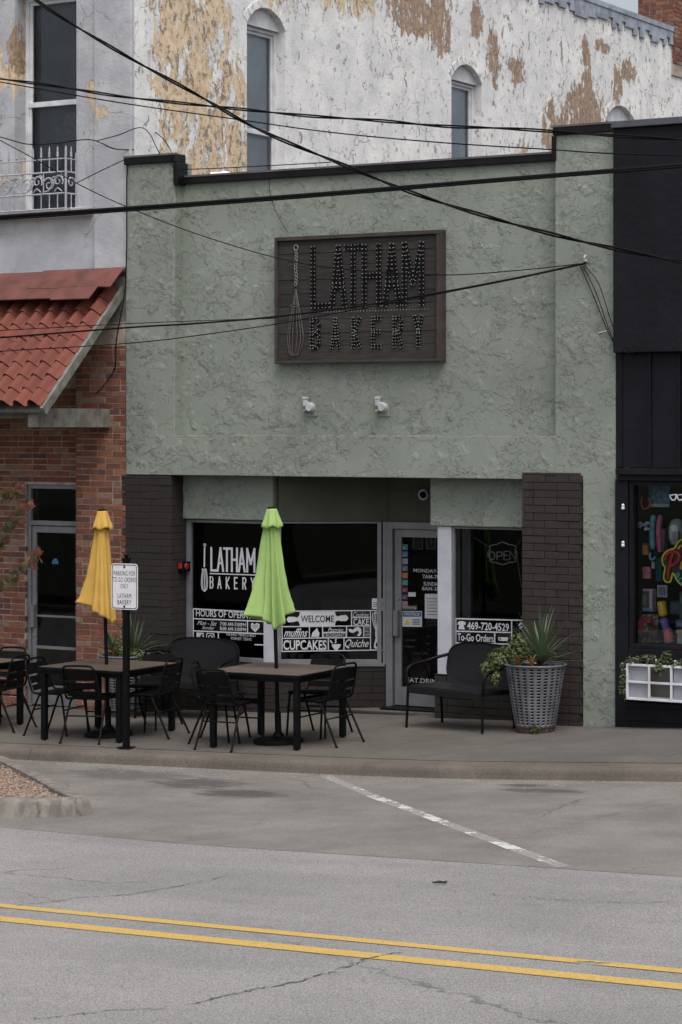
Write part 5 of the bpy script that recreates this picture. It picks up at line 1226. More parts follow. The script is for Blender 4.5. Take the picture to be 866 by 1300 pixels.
# angles run from the right of the street view: 0 right, 90 away, 180 left, 270 towards the street
umbrella('patio_umbrella', 'closed yellow patio umbrella beside the parking sign', *TA, 2.32, 1.22, M['yellow_cloth'], 3, -2.0,
   ([(5,.115,-.04),(60,.12,.04),(120,.16,.09),(172,.30,.17),(185,.305,.17),(215,.19,.10),(262,.17,.03),(300,.14,-.02),(335,.125,-.06)], -.10, [(322,15,.70,.04),(208,14,.40,.06),(244,10,.22,.2),(60,14,.4,.1),(130,14,.4,.1),(355,9,.34,.1),(284,9,.20,.3)]))
umbrella('patio_umbrella', 'closed lime green patio umbrella in front of the bakery window', *TB, 2.31, 1.19, M['green_cloth'], 4, -2.0,
   ([(0,.21,.16),(15,.20,.12),(55,.13,-.04),(110,.15,-.02),(165,.27,.07),(182,.34,.085),(205,.24,.04),(240,.19,-.05),(262,.17,-.07),(290,.20,.0),(330,.23,.10)], .75, [(226,15,.66,.05),(266,13,.62,.10),(196,11,.42,.05),(310,15,.60,.06),(20,12,.50,.2),(80,14,.4,.1),(130,14,.4,.1),(346,10,.40,.1)]))

# wicker loveseats
def make_bench(label, x, y, rz):
    t = thing('wicker_bench', label, 'bench', (x, y, zside(x, y)), rz, 'black wicker benches against the bakery'); W = .54
    def sup(a, w_, h_): ca, sa = cos(a), sin(a); return (w_*math.copysign(abs(ca)**.5, ca), h_*math.copysign(abs(sa)**.55, sa))
    def backpt(px, pz, d): return (px, .235+.16*(pz-.42)+.02*(1-(px/W)**2)+d, pz)
    mb = MB(); N = 40; rings_ = []
    for d, sc2 in ((.0,.96),(-.012,1.0),(.018,1.0),(.03,.96)):
        ring = []
        for j in range(N):
            px, pz = sup(2*pi*j/N, (W-.07)*sc2, .205*sc2); ring.append(len(mb.v)); mb.v.append(backpt(px, .62+pz+(.02*(1-(px/W)**2) if pz > 0 else 0), d))
        rings_.append(ring)
    mb.f.append(tuple(rings_[0])[::-1]); mb.m.append(0)
    for a, b in zip(rings_[:-1], rings_[1:]):
        for j in range(N): mb.f.append((a[j], a[(j+1) % N], b[(j+1) % N], b[j])); mb.m.append(0)
    mb.f = [f for f in mb.f]; mb.f.append(tuple(rings_[-1])); mb.m.append(0)
    obj('backrest', mb, M['wicker'], t, local=True, shade=40)
    obj('seat', MB().box(-W+.03, W-.03, -.25, .22, .375, .415).box(-W+.03, W-.03, -.262, -.251, .335, .405), M['wicker'], t, local=True, bevel=.012)
    for s in (-1, 1):
        obj('arm', MB().tube(smooth([(s*(W-.01),-.245,.40),(s*(W+.005),-.25,.50),(s*(W+.005),-.235,.575),(s*(W+.005),-.16,.615),(s*(W),.02,.64),(s*(W-.03),.13,.67),(s*(W-.085),.262,.70)], 5), .017, 8), M['black'], t, shade=True, local=True)
        dzf = (zside(x+s*W, y-.25)-zside(x, y)); dzr = zside(x+s*W, y+.25)-zside(x, y)
        obj('leg', MB().tube([(s*(W-.012),-.245,.41),(s*(W-.005),-.262,dzf)], .014, 8), M['black'], t, shade=50, local=True)
        obj('leg', MB().tube([(s*(W-.04),.20,.41),(s*(W-.03),.235,dzr)], .014, 8), M['black'], t, shade=50, local=True)
    return t
make_bench('black wicker bench beside the bakery door, right of the entrance', 1.69, -.43, radians(-16))
make_bench('black wicker bench under the left bakery window, behind the green umbrella table', -1.76, -.30, radians(0))

# perforated bucket planters
def planter(label, x, y, rnd_seed):
    z0 = zside(x, y)-.004; t = thing('bucket_planter', label, 'planter', (x, y, z0), 0, 'perforated metal bucket planters'); R_ = random.Random(rnd_seed)
    H, r0, r1 = .70, .19, .302; cols = 24; rws = 19
    def rad(z): return r0+(r1-r0)*(z/H)**.9
    mb = MB(); nc = cols*4; zl_ = []
    for i in range(rws):
        zb_ = .09+(H-.13)*i/rws; zl_ += [zb_, zb_+(H-.13)/rws*.50]
    zl_ = [.05]+zl_+[H-.035]
    for z in zl_:
        for j in range(nc): a = 2*pi*j/nc; mb.v.append((rad(z)*cos(a), rad(z)*sin(a), z))
    for i in range(len(zl_)-1):
        slot_row = (i % 2 == 1 and i < len(zl_)-2)
        for j in range(nc):
            if slot_row and j % 4 in (0, 1): continue
            mb.f.append((i*nc+j, i*nc+(j+1) % nc, (i+1)*nc+(j+1) % nc, (i+1)*nc+j)); mb.m.append(0)
    sh = obj('bucket', mb, M['planter'], t, local=True, shade=True); so = sh.modifiers.new('thickness', 'SOLIDIFY'); so.thickness = .006
    obj('liner', MB().lathe([(r0-.02,.02),(r1-.025,H-.06)], (0,0,0), 40), M['black'], t, local=True)
    obj('rim', MB().tube([(rad(H)*cos(2*pi*j/40), rad(H)*sin(2*pi*j/40), H-.03) for j in range(40)], .012, 8, closed=True), M['planter'], t, local=True, shade=True)
    obj('foot_band', MB().lathe([(r0+.003,0),(r0+.008,.055)], (0,0,0), 40), M['rust'], t, local=True, shade=40)
    obj('soil', MB().lathe([(r1-.03,H-.055),(.05,H-.03)], (0,0,0), 24), M['soil'], t, local=True)
    return t, z0, H
def blade(p, d, up, L, wd, droop, n=7):
    """one narrow sword leaf"""
    mb = MB(); d = Vector(d).normalized(); sd2 = d.cross(Vector((0,0,1))).normalized(); q = Vector(p); el = up
    for i in range(n+1):
        t = i/n; w_ = wd*(1-t**2.2)*(.55+.45*min(1, t*4)); nn = sd2
        dirv = Vector((d.x*cos(el), d.y*cos(el), sin(el))); up2 = sd2.cross(dirv)
        mb.v += [tuple(q-nn*w_/2+up2*w_*.18), tuple(q), tuple(q+nn*w_/2+up2*w_*.18)]; q = q+dirv*(L/n); el -= droop/n
    for i in range(n):
        a = 3*i; mb.f += [(a, a+1, a+4, a+3), (a+1, a+2, a+5, a+4)]; mb.m += [0,0]
    return mb
def yucca(parent, c, count, L, seed, m='yucca', wd=.030):
    R_ = random.Random(seed)
    for i in range(count):
        a = i*2.399+R_.uniform(-.3,.3); f = i/count; up = radians(84-62*f+R_.uniform(-8,8)); d = (cos(a), sin(a), 0); l = L*R_.uniform(.75,1.08)*(1-.15*f)
        obj('leaf', blade(Vector(c)+Vector((cos(a)*.03*f, sin(a)*.03*f, R_.uniform(0,.05))), d, up, l, wd*R_.uniform(.8,1.2), radians(R_.uniform(5,25)+60*f*f*R_.uniform(.3,1.2))), M[m], parent, local=True, shade=True)
def leafmesh(mb, p, nrm_, sz, R_):
    n_ = Vector(nrm_).normalized(); a = n_.orthogonal().normalized(); a.rotate(Matrix.Rotation(R_.uniform(0,6.28), 3, n_)); b = n_.cross(a); p = Vector(p)
    mb.add([p, p+a*sz*.5+b*sz*.34+n_*sz*.08, p+a*sz*1.0, p+a*sz*.5-b*sz*.34+n_*sz*.08], [(0,1,2),(0,2,3)])
def bush(parent, blobs, count, sz, seed, m):
    R_ = random.Random(seed); mb = MB()
    for i in range(count):
        (cx, cy, cz, rx, ry, rz_) = R_.choice(blobs); v = Vector((R_.gauss(0,1), R_.gauss(0,1), R_.gauss(0,1))); v = v.normalized()*R_.random()**.45
        leafmesh(mb, (cx+v.x*rx, cy+v.y*ry, cz+v.z*rz_), v+Vector((0,-.2,.5)), sz*R_.uniform(.6,1.3), R_)
    o = obj('foliage', mb, M[m], parent, local=True); o['kind'] = 'stuff'; return o
def stems(parent, c, n, L, seed):
    R_ = random.Random(seed); mb = MB()
    for i in range(n):
        a = R_.uniform(0,6.28); p = Vector(c); mb.tube([p, p+Vector((cos(a)*L*.3, sin(a)*L*.3, L*.5)), p+Vector((cos(a)*L*.7, sin(a)*L*.7, L*.55))], [.006,.005,.003], 5)
    obj('stems', mb, M['bark'], parent, local=True)
PX, PY = 2.55, -.49
t1, z1_, H1 = planter('grey perforated bucket planter on the sidewalk in front of the right brick pier', PX, PY, 1)
yp = thing('yucca_plant', 'spiky yucca growing in the right bucket planter', 'plant', (PX+.08, PY-.02, z1_+H1-.04)); yucca(yp, (0,0,0), 60, .62, 4)
sp = thing('trailing_plant', 'leafy green trailing plant spilling over the left rim of the right planter', 'plant', (PX-.14, PY-.06, z1_+H1-.035))
bush(sp, [(-.06,-.03,.10,.16,.14,.13),(-.20,-.07,.05,.13,.12,.10),(-.02,.0,.20,.12,.10,.12),(-.30,-.10,-.04,.10,.08,.07),(-.22,-.12,-.12,.06,.05,.09)], 1500, .036, 5, 'succulent'); stems(sp, (0,0,0), 8, .3, 2)
op_ = thing('bromeliad', 'small orange leaved plant between yucca and trailing plant in the right planter', 'plant', (PX-.02, PY-.17, z1_+H1-.04)); yucca(op_, (-.08,0,.0), 14, .11, 7, 'orange_leaf', .026); yucca(op_, (.06,.0,.0), 12, .11, 8, 'orange_leaf', .026)
wd_ = thing('weed', 'tiny green weed at the foot of the right bucket planter', 'weed', (PX+.08, PY-.20, zside(PX,PY-.2))); bush(wd_, [(.02,-.01,.06,.05,.04,.05)], 60, .03, 3, 'ivy')
QX, QY = -2.56, -.36
t2, z2_, H2 = planter('grey perforated bucket planter by the left brick pier behind the yellow umbrella table', QX, QY, 2)
yp = thing('yucca_plant', 'spiky yucca growing in the left bucket planter', 'plant', (QX+.06, QY, z2_+H2-.04)); yucca(yp, (.03,0,0), 44, .50, 14, wd=.036)
ag = thing('agave_plant', 'blue green broad leaved plant at the left side of the left planter', 'plant', (QX-.16, QY-.05, z2_+H2-.04)); yucca(ag, (0,0,0), 16, .26, 15, wd=.06)
bs_ = thing('trailing_plant', 'bushy green plant in the middle of the left planter', 'plant', (QX+.10, QY-.14, z2_+H2-.04)); bush(bs_, [(-.05,0,.06,.12,.09,.09),(.12,.02,.03,.12,.08,.07)], 700, .034, 6, 'succulent'); stems(bs_, (0,0,0), 5, .2, 3)
og = thing('bromeliad', 'small orange leaved plant in the left planter', 'plant', (QX-.02, QY-.18, z2_+H2-.04)); yucca(og, (0,0,0), 14, .13, 9, 'orange_leaf', .03)

# parking sign on a square post
sx_, sy_ = -.90, -2.64; sz_ = zside(sx_, sy_); PS = thing('parking_sign', 'white to go parking sign on a black square post at the curb', 'sign', (sx_, sy_, sz_), radians(6))
obj('post', MB().box(-.028,.028,-.028,.028,.01,1.86), M['black'], PS, local=True, bevel=.004); obj('base_plate', MB().box(-.075,.075,-.075,.075,0,.010), M['black'], PS, local=True, bevel=.003)
obj('finial', MB().box(-.033,.033,-.033,.033,1.86,1.885).lathe([(.012,0),(.024,.018),(.026,.034),(.016,.052),(.004,.058)], (0,0,1.885), 14), M['black'], PS, local=True)
FP = Frame((0,-.032,0), (1,0,0)); pn = MB(); w_, zb_, zt_ = .152, 1.375, 1.832
plate(pn, FP, [rrect(-w_, w_, zb_, zt_, .035)], .004, 0, .004); M['signface'] = vary('sign_face', (.66,.665,.69), .5, .05, 6); pnl_ = obj('panel', pn, M['signface'], PS, local=True)
pb = MB(); plate(pb, FP, [rrect(-w_+.010, w_-.010, zb_+.010, zt_-.010, .028), rrect(-w_+.017, w_-.017, zb_+.017, zt_-.017, .022)], 0, 0, .006); obj('border', pb, M['vinyl_dark'], pnl_, local=True)
for body, hw, zc in (('PARKING FOR',.122,1.735),('TO GO ORDERS',.132,1.672),('ONLY',.045,1.609),('LATHAM',.078,1.512),('BAKERY',.078,1.449)):
    tb = MB(); text(tb, FP, body, -hw, hw, zc-.023, zc+.023, -.004, 0, 1.12, .006); obj('lettering', tb, M['vinyl_dark'], pnl_, local=True)
for z in (1.80, 1.407):
    bm = MB(); bm.lathe([(.012,0),(.012,.004),(.006,.007)], (0,0,0), 10); bm.map(lambda p: Vector((p.x, -.037-p.z, z+p.y))); obj('bolt', bm, M['rust'], PS, local=True)

# young maple in the gravel island; only its branch tips reach into view
MT = thing('maple_tree', 'young maple with reddening leaves reaching in at the left edge', 'tree', (-2.95, -4.6, zroad(-2.95,0)+.09))
tb = MB(); tb.tube(smooth([(0,0,0),(.02,.01,.7),(-.02,.02,1.5),(.0,0,2.4),(.03,.02,3.4)], 5), [.055-.002*i for i in range(21)], 8); trunk = obj('trunk', tb, M['bark'], MT, local=True, shade=True)
br = MB(); tips = []; base = Vector((-2.95,-4.6,zroad(-2.95,0)+.09))
def branch(pts, r0): 
    q = smooth(pts, 5); br.tube(q, [max(.003, r0*(1-.85*i/(len(q)-1))) for i in range(len(q))], 6); return q
YB = -4.2
vis_br = [[base+Vector((0,0,1.25)), at(-60,775,YB-.2), at(0,745,YB), at(25,728,YB), at(46,706,YB)], [base+Vector((0,0,1.55)), at(-50,705,YB-.1), at(0,683,YB), at(18,664,YB), at(32,648,YB)], [base+Vector((0,0,1.8)), at(-45,665,YB+.1), at(-5,640,YB), at(14,628,YB), at(24,625,YB)], [base+Vector((0,0,1.5)), at(-40,720,YB), at(-8,700,YB), at(6,690,YB)]]
R_ = random.Random(8); leaves = []
off_ = Vector(base)
for k, pts in enumerate(vis_br):
    q = branch([p-off_ for p in pts], .016)
    for i in range(6, len(q)):
        for r in range(3):
            leaves.append((q[i]+Vector((R_.uniform(-.05,.05), R_.uniform(-.05,.05), R_.uniform(-.08,.04))), (i/len(q)) > R_.uniform(.55,.95), R_.uniform(.055,.09)))
for k in range(14):
    a = R_.uniform(0,6.28); z = 1.3+k*.13; L = .75-.03*k; pts = [Vector((0,0,z)), Vector((cos(a)*L*.5, sin(a)*L*.5, z+.25)), Vector((cos(a)*L, sin(a)*L, z+.55))]
    if (pts[2]+off_ - CAM).dot(Vector((cos(TH), sin(TH), 0))) > -3.3: pass
    branch(pts, .012)
crown = obj('crown', br, M['bark'], MT, local=True, shade=True)
lm = MB(); pts = [(0,0),(.12,.10),(.38,.16),(.30,.30),(.52,.50),(.28,.52),(.22,.75),(.08,.70),(0,1.05),(-.08,.70),(-.22,.75),(-.28,.52),(-.52,.50),(-.30,.30),(-.38,.16),(-.12,.10)]
lm.v = [(x, y, -.35*abs(x)**1.2-.12*y*y) for x, y in pts]+[(0,.42,.03)]; lm.f = [(i, (i+1) % 16, 16) for i in range(16)]; lm.m = [0]*16
lg = lm.mesh('leaf'); lg.materials.append(M['maple_green']); lr = lm.mesh('leaf'); lr.materials.append(M['maple_red'])
for p, red, s in leaves[:240]:
    o = bpy.data.objects.new('leaf', lr if red else lg); COL.objects.link(o); o.parent = crown; o.location = p; o.scale = (s*1.25,)*3; o.rotation_euler = (R_.uniform(1.6,2.9), R_.uniform(-.5,.5), R_.uniform(-.9,1.4))
fb = MB()
for i in range(500):
    a = R_.uniform(0,6.28); z = R_.uniform(1.5,3.7); r = R_.uniform(.15,.75)*(1-(z-2.3)**2*.25); p = Vector((cos(a)*r, sin(a)*r, z))
    if ((p+off_)-CAM).dot(Vector((cos(TH),sin(TH),0)))/((p+off_)-CAM).dot(Vector((-sin(TH),cos(TH),0))) > -.147: continue
    rot3 = Matrix.Rotation(R_.uniform(0,6.28), 3, 'Z') @ Matrix.Rotation(R_.uniform(.8,2.6), 3, 'X'); s = R_.uniform(.06,.1); fb.add([p+rot3 @ (Vector(v)*s) for v in lm.v], lm.f)
o = obj('foliage', fb, M['maple_green'], crown, local=True); o['kind'] = 'stuff'

# ================================================================== boutique display
FBq = Frame((0,.05,0), (1,0,0)); FBi = Frame((0,.30,0),(1,0,0))
Z2 = lambda x, y: (776+x/5.42, 590+y/5.42)
def cmat(name, c, r=.5): return vary(name, tuple(min(.8, x*1.35) for x in c), r, .2, 20)
def nbp(fr, pl): return [fr.uv(*Z2(*p)) for p in pl]
nsg = thing('neon_style_sign', 'red script letter sign with yellow outline in the boutique window', 'sign', at(862,715,.12)); FNs = Frame((0,.10,0),(1,0,0))
out = [(540,520),(488,515),(455,540),(435,575),(400,585),(368,610),(352,645),(358,690),(372,705),(362,770),(372,802),(398,808),(412,795),(425,745),(450,790),(488,830),(540,862)]
mb = MB(); mb.tube(smooth([FNs.p(*FNs.uv(*Z2(*p)), 0) for p in out], 3), .009, 6); obj('outline', mb, cmat('neon_yellow', (.55,.52,.06)), nsg)
mb = MB(); mb.tube(smooth([FNs.p(*q, .01) for q in nbp(FNs, [(428,605),(415,650),(402,710),(392,785)])], 4), [.014]*13, 6); mb.tube(smooth([FNs.p(*q, .012) for q in nbp(FNs, [(375,655),(385,620),(415,600),(455,602),(475,630),(462,665),(430,690),(405,695)])], 4), .014, 6); obj('letter', mb, cmat('neon_red', (.42,.02,.035)), nsg)
mb = MB(); mb.tube(smooth([FNs.p(*q, .01) for q in nbp(FNs, [(465,580),(480,560),(520,555)])], 4), .012, 6); mb.tube(smooth([FNs.p(*q, .01) for q in nbp(FNs, [(484,720),(486,690),(500,660),(525,650)])], 4), .014, 6); obj('letter', mb, cmat('neon_orange', (.55,.26,.03)), nsg)
mb = MB()
for ch_, (x0, y0), ang in (('B',(432,738),-.75),('O',(450,770),-.85),('U',(472,803),-.7)):
    vs2, fs2 = text2d(ch_, .02); c_ = cos(ang); s_ = sin(ang); o2 = FNs.uv(*Z2(x0+8, y0+22))
    mb.add([FNs.p(o2[0]+(v.x*c_-v.y*s_)*.075, o2[1]+(v.x*s_+v.y*c_)*.075, .012) for v in vs2], fs2)
obj('lettering', mb, cmat('neon_teal', (.03,.30,.33)), nsg); mb = MB(); plate(mb, FNs, [nbp(FNs, out[:-1]+[(540,840)])], .006, 0, -.012); obj('backing', mb, M['vinyl_dark'], nsg)
shelf = MB().box(3.52, 6.1, .55, .95, 2.06, 2.09).box(3.52,6.1,.70,.95,1.30,1.33); obj('shelf', shelf, M['interior_item'], NB)
def item(name, label, cat, parts, base):
    t = thing(name, label, cat, base)
    for nm, mb, m in parts: obj(nm, mb, m, t)
    return t
def ibox(fr, x0, x1, y0, y1, d, front=0):
    (a0, z1), (a1, z0) = fr.uv(*Z2(x0, y0)), fr.uv(*Z2(x1, y1)); mb = MB(); mb.obox(fr.p(a0, z0, front-d), fr.r*(a1-a0), fr.n*d, fr.u*(z1-z0)); return mb
b = ibox(FBi, 165, 283, 852, 1010, .10); item('doll_box', 'pink and lilac toy box with a clear window in the boutique display', 'box', [('carton', b, cmat('lilac_carton', (.42,.33,.46))), ('print', ibox(FBi, 190, 262, 868, 985, .004, .006), cmat('dark_print', (.10,.06,.07))), ('figure_print', ibox(FBi, 210, 245, 890, 965, .003, .010), cmat('green_print', (.12,.19,.15))), ('label_strip', ibox(FBi, 172, 276, 986, 1006, .003, .006), cmat('blue_print', (.12,.22,.46)))], FBi.p(*FBi.uv(*Z2(224,1010))))
rb_ = MB(); a0, a1, b0, b1 = uvbox(FBi, *[Z2(158,0)[0], Z2(326,0)[0], Z2(0,1022)[1], Z2(0,1225)[1]])
for j in range(11):
    for i in range(11):
        s, t = i/10, j/10; rb_.v.append((a0+(a1-a0)*s, .30-.10*sin(pi*s)*(.4+.6*sin(pi*t))+.03*mnoise.noise(Vector((s*4,t*4,2))), b0+(b1-b0)*t))
for j in range(10):
    for i in range(10): q = j*11+i; rb_.f.append((q,q+1,q+12,q+11)); rb_.m.append(0)
item('gift_bag', 'brown cellophane gift bag with a red bow low in the boutique window', 'bag', [('wrap', rb_, vary('brown_cellophane', (.10,.075,.055), .25, .5, 12)), ('bow', ibox(FBi, 200, 250, 1060, 1130, .05, .12), cmat('red_bow', (.34,.04,.045))), ('bow', ibox(FBi, 232, 300, 1045, 1085, .03, .10), cmat('red_bow', (.22,.02,.03)))], FBi.p(*FBi.uv(*Z2(240,1225))))
def capsule(pts, r, fr=FBi): mb = MB(); mb.tube(smooth([fr.p(*fr.uv(*Z2(*p)), .05) for p in pts], 4), [r*(.55 if i in (0, 4*(len(pts)-1)) else 1) for i in range(4*(len(pts)-1)+1)], 12); return mb
item('plush_roll', 'long yellow, purple and pink plush toy leaning in the boutique window', 'toy', [('yellow_end', capsule([(358,935),(365,985),(375,1040)], .045), cmat('toy_yellow', (.50,.32,.03))), ('purple_middle', capsule([(372,1050),(385,1100),(395,1130)], .042), cmat('toy_purple', (.10,.08,.30))), ('pink_end', capsule([(400,1120),(408,1180),(412,1228)], .045), cmat('toy_pink', (.45,.13,.18)))], FBi.p(*FBi.uv(*Z2(410,1230))))
bp = MB(); a0, a1, b0, b1 = uvbox(FBi, Z2(370,0)[0], Z2(475,0)[0], Z2(0,372)[1], Z2(0,565)[1]); cA, cB = (a0+a1)/2, (b0+b1)/2
for j in range(9):
    for i in range(24):
        t = -pi/2+pi*j/8; a = 2*pi*i/24; ca, sa = cos(a), sin(a); rx = (a1-a0)/2*math.copysign(abs(ca)**.7, ca)*cos(t)**.6; rz_ = (b1-b0)/2*math.copysign(abs(sa)**.7, sa)*cos(t)**.6; bp.v.append((cA+rx, .42-.10*sin(t), cB+rz_))
for j in range(8):
    for i in range(24): bp.f.append((j*24+i, j*24+(i+1) % 24, (j+1)*24+(i+1) % 24, (j+1)*24+i)); bp.m.append(0)
item('backpack', 'silvery green iridescent backpack hanging in the boutique window', 'backpack', [('bag', bp, vary('iridescent', (.42,.50,.49), .25, .3, 14, metal=.4)), ('strap', capsule([(355,345),(340,450),(350,600)], .028), cmat('pink_strap', (.30,.07,.16))), ('strap', capsule([(305,345),(295,450),(300,580)], .030), cmat('teal_strap', (.08,.22,.28))), ('pocket', ibox(FBi, 425, 468, 460, 545, .05, .03), cmat('grey_pocket', (.16,.16,.17)))], FBi.p(*FBi.uv(*Z2(420,565))))
item('treat_bucket', 'small purple and orange treat bucket hanging in the boutique window', 'bucket', [('tub', ibox(FBi, 206, 258, 540, 622, .06), cmat('dusk_purple', (.10,.06,.09))), ('print', ibox(FBi, 210, 252, 552, 620, .004, .006), cmat('treat_orange', (.45,.19,.04)))], FBi.p(*FBi.uv(*Z2(232,622))))
item('gift_card', 'pink gift bag hanging below the orange treat bucket in the boutique', 'bag', [('bag', ibox(FBi, 208, 266, 702, 784, .04), cmat('pink_bag', (.50,.20,.27))), ('handle', capsule([(225,712),(236,730),(248,712)], .004), cmat('red_handle', (.4,.1,.15)))], FBi.p(*FBi.uv(*Z2(236,784))))
item('poster_card', 'blue patterned card high in the boutique window', 'card', [('card', ibox(FBi, 258, 402, 132, 292, .01), vary('blue_pattern', (.05,.14,.20), .6, .6, 26)), ('strip', ibox(FBi, 268, 395, 268, 292, .004, .006), cmat('grey_strip', (.2,.22,.22)))], FBi.p(*FBi.uv(*Z2(330,292))))
item('picture_card', 'small blue picture card beside the toy box in the boutique window', 'card', [('card', ibox(FBi, 317, 384, 828, 912, .01), cmat('card_frame', (.22,.30,.33))), ('print', ibox(FBi, 325, 376, 838, 902, .004, .005), cmat('card_print', (.10,.10,.14)))], FBi.p(*FBi.uv(*Z2(350,912))))
mb = MB(); mb.tube(smooth([FBi.p(*q, .05) for q in nbp(FBi, [(225,215),(222,270),(235,300),(265,296),(282,262),(268,230)])], 5), .008, 6); item('bead_necklace', 'red bead necklace hanging in the upper boutique window', 'necklace', [('beads', mb, cmat('red_beads', (.42,.05,.03)))], FBi.p(*FBi.uv(*Z2(250,300))))
FBo = Frame((0,.05,0),(1,0,0)); mb = MB()
for cx in (428, 476): plate(mb, FBo, [nbp(FBo, [(cx-28,206),(cx+22,200),(cx+24,225),(cx+12,246),(cx-10,248),(cx-22,230)]), nbp(FBo, [(cx-18,212),(cx+14,208),(cx+15,224),(cx+7,237),(cx-7,238),(cx-14,227)])], .006, 0, .004+.001*(cx > 450))
item('sunglasses', 'white framed toy sunglasses on the boutique glass', 'sunglasses', [('frame', mb, cmat('lilac_white', (.55,.52,.62)))], FBo.p(*FBo.uv(*Z2(450,246))))
mb = MB(); R_ = random.Random(4)
for i in range(9):
    x, y = R_.uniform(210,288), R_.uniform(395,450); mb.tube(smooth([FBi.p(*FBi.uv(*Z2(x+dx*R_.uniform(.6,1.3), y+dy)), .1+.02*R_.random()) for dx, dy in ((-16,8),(0,-8),(14,6))], 3), .010, 6)
item('ribbon_bow', 'white and purple curled ribbon hanging in the boutique window', 'ribbon', [('curls', mb, vary('ribbon', (.38,.34,.55), .4, .5, 30))], FBi.p(*FBi.uv(*Z2(250,455))))
mb = capsule([(285,600),(280,640),(300,650),(318,630)], .012); item('lanyard', 'pale blue lanyard hanging in the boutique window', 'lanyard', [('strap', mb, cmat('lanyard_blue', (.12,.24,.38))), ('tag', ibox(FBi, 278, 298, 668, 715, .01), cmat('tag_grey', (.3,.3,.32)))], FBi.p(*FBi.uv(*Z2(290,715))))
item('jar', 'small teal jar with a wooden lid at the right of the boutique display', 'jar', [('body', ibox(FBi, 455, 500, 1165, 1232, .1), cmat('teal_jar', (.16,.27,.28))), ('lid', ibox(FBi, 448, 505, 1135, 1163, .11, .005), cmat('wood_lid', (.36,.27,.16)))], FBi.p(*FBi.uv(*Z2(478,1232))))
item('blue_package', 'dark blue toy package in the shadow of the boutique display', 'package', [('carton', ibox(FBi, 410, 490, 1075, 1130, .12, -.12), cmat('navy_pack', (.04,.07,.16))), ('label', ibox(FBi, 422, 478, 1092, 1118, .004, -.118), cmat('pack_print', (.16,.2,.28)))], FBi.p(*FBi.uv(*Z2(450,1130))))
FBj = Frame((0,.62,0),(1,0,0))
for nm, lab, cat, parts in (
  ('tote_bag', 'teal tote bag hanging at the back of the boutique window', 'bag', [('bag', ibox(FBj, 300, 345, 640, 800, .05), cmat('tote_teal', (.03,.11,.14))), ('handle', capsule([(308,640),(320,600),(336,640)], .006, FBj), cmat('tote_handle', (.03,.10,.12)))]),
  ('toy_carton', 'grey and brown toy carton standing behind the plush toy in the boutique', 'box', [('carton', ibox(FBj, 405, 470, 940, 1030, .12), cmat('brown_carton', (.09,.06,.05))), ('print', ibox(FBj, 412, 462, 950, 1018, .004, .005), cmat('carton_print', (.05,.12,.16)))]),
  ('wrapped_toy', 'clear wrapped pink toy beside the backpack in the boutique window', 'toy', [('wrap', ibox(FBj, 318, 368, 440, 600, .08), cmat('pale_wrap', (.20,.15,.17))), ('tag', ibox(FBj, 328, 356, 455, 490, .004, .006), cmat('wrap_tag', (.35,.10,.16)))]),
  ('green_toy', 'dark green toy box low at the right of the boutique window', 'box', [('carton', ibox(FBj, 470, 540, 880, 1060, .12), cmat('dark_green_box', (.04,.09,.08))), ('label', ibox(FBj, 478, 530, 900, 960, .004, .005), cmat('green_label', (.10,.16,.20)))])):
    b_ = min(p[2] for q in parts for p in q[1].v); item(nm, lab, cat, parts, (parts[0][1].v[0][0], .62, b_))
# white grid planter box with ivy under the window
px0, px1, pz0, pz1, py0, py1 = 3.43, 4.62, .42, .775, -.26, -.085
wp = thing('window_box', 'white grid planter box under the boutique window', 'planter', ((px0+px1)/2, -.17, pz0))
M['boxwhite'] = vary('box_white', (.60,.61,.64), .5, .08, 6)
mb = MB(); mb.box(px0,px1,py0,py1,pz0,pz0+.022).box(px0,px1,py0,py0+.02,pz1-.022,pz1).box(px0,px1,py0,py0+.018,(pz0+pz1)/2-.011,(pz0+pz1)/2+.011)
x = px0
for k in range(6):
    mb.box(x, x+.022, py0-.002, py0+.016, pz0+.0225, pz1-.0225); x += (px1-px0-.022)/5
mb.box(px0, px0+.02, py0+.021, py1, pz0+.0225, pz1).box(px1-.02, px1, py0+.021, py1, pz0+.0225, pz1); obj('grid_frame', mb, M['boxwhite'], wp, bevel=.002)
mb = MB(); dxc = (px1-px0-.022)/5
M['frost'] = vary('frosted_panel', (.26,.27,.31), .5, .1, 8)
for k in (0, 2): obj('panel', MB().box(px0+.023+dxc*k, px0+dxc*(k+1)-.002, py0+.03, py0+.04, pz0+.023, pz1-.023), M['frost'], wp)
obj('back_panel', MB().box(px0+.021, px1-.021, py1-.012, py1-.001, pz0+.023, pz1-.01), M['interior_item'], wp)
iv = thing('ivy_garland', 'green ivy garland trailing over the white window box', 'plant', (3.9, -.2, pz1))
bl_ = [(3.5+.14*k-3.9, 0, .03+.02*sin(k*1.7), .10, .07, .045) for k in range(8)] + [(-.50,-.02,-.05,.035,.05,.07),(-.50,-.04,-.16,.03,.04,.08),(-.51,-.05,-.27,.025,.03,.06),(-.12,-.08,-.04,.07,.03,.06),(-.06,-.02,.08,.05,.04,.06)]
bush(iv, bl_, 1300, .036, 12, 'ivy'); bush(iv, bl_[:10], 60, .022, 13, 'signface')
o = MB(); o.tube(smooth([(3.40,-.22,pz0-.02),(3.41,-.23,pz1-.1),(3.42,-.22,pz1+.02),(3.7,-.2,pz1+.03),(4.1,-.2,pz1+.02),(4.6,-.2,pz1+.03)], 4), .006, 5); obj('vine', o, M['bark'], iv)

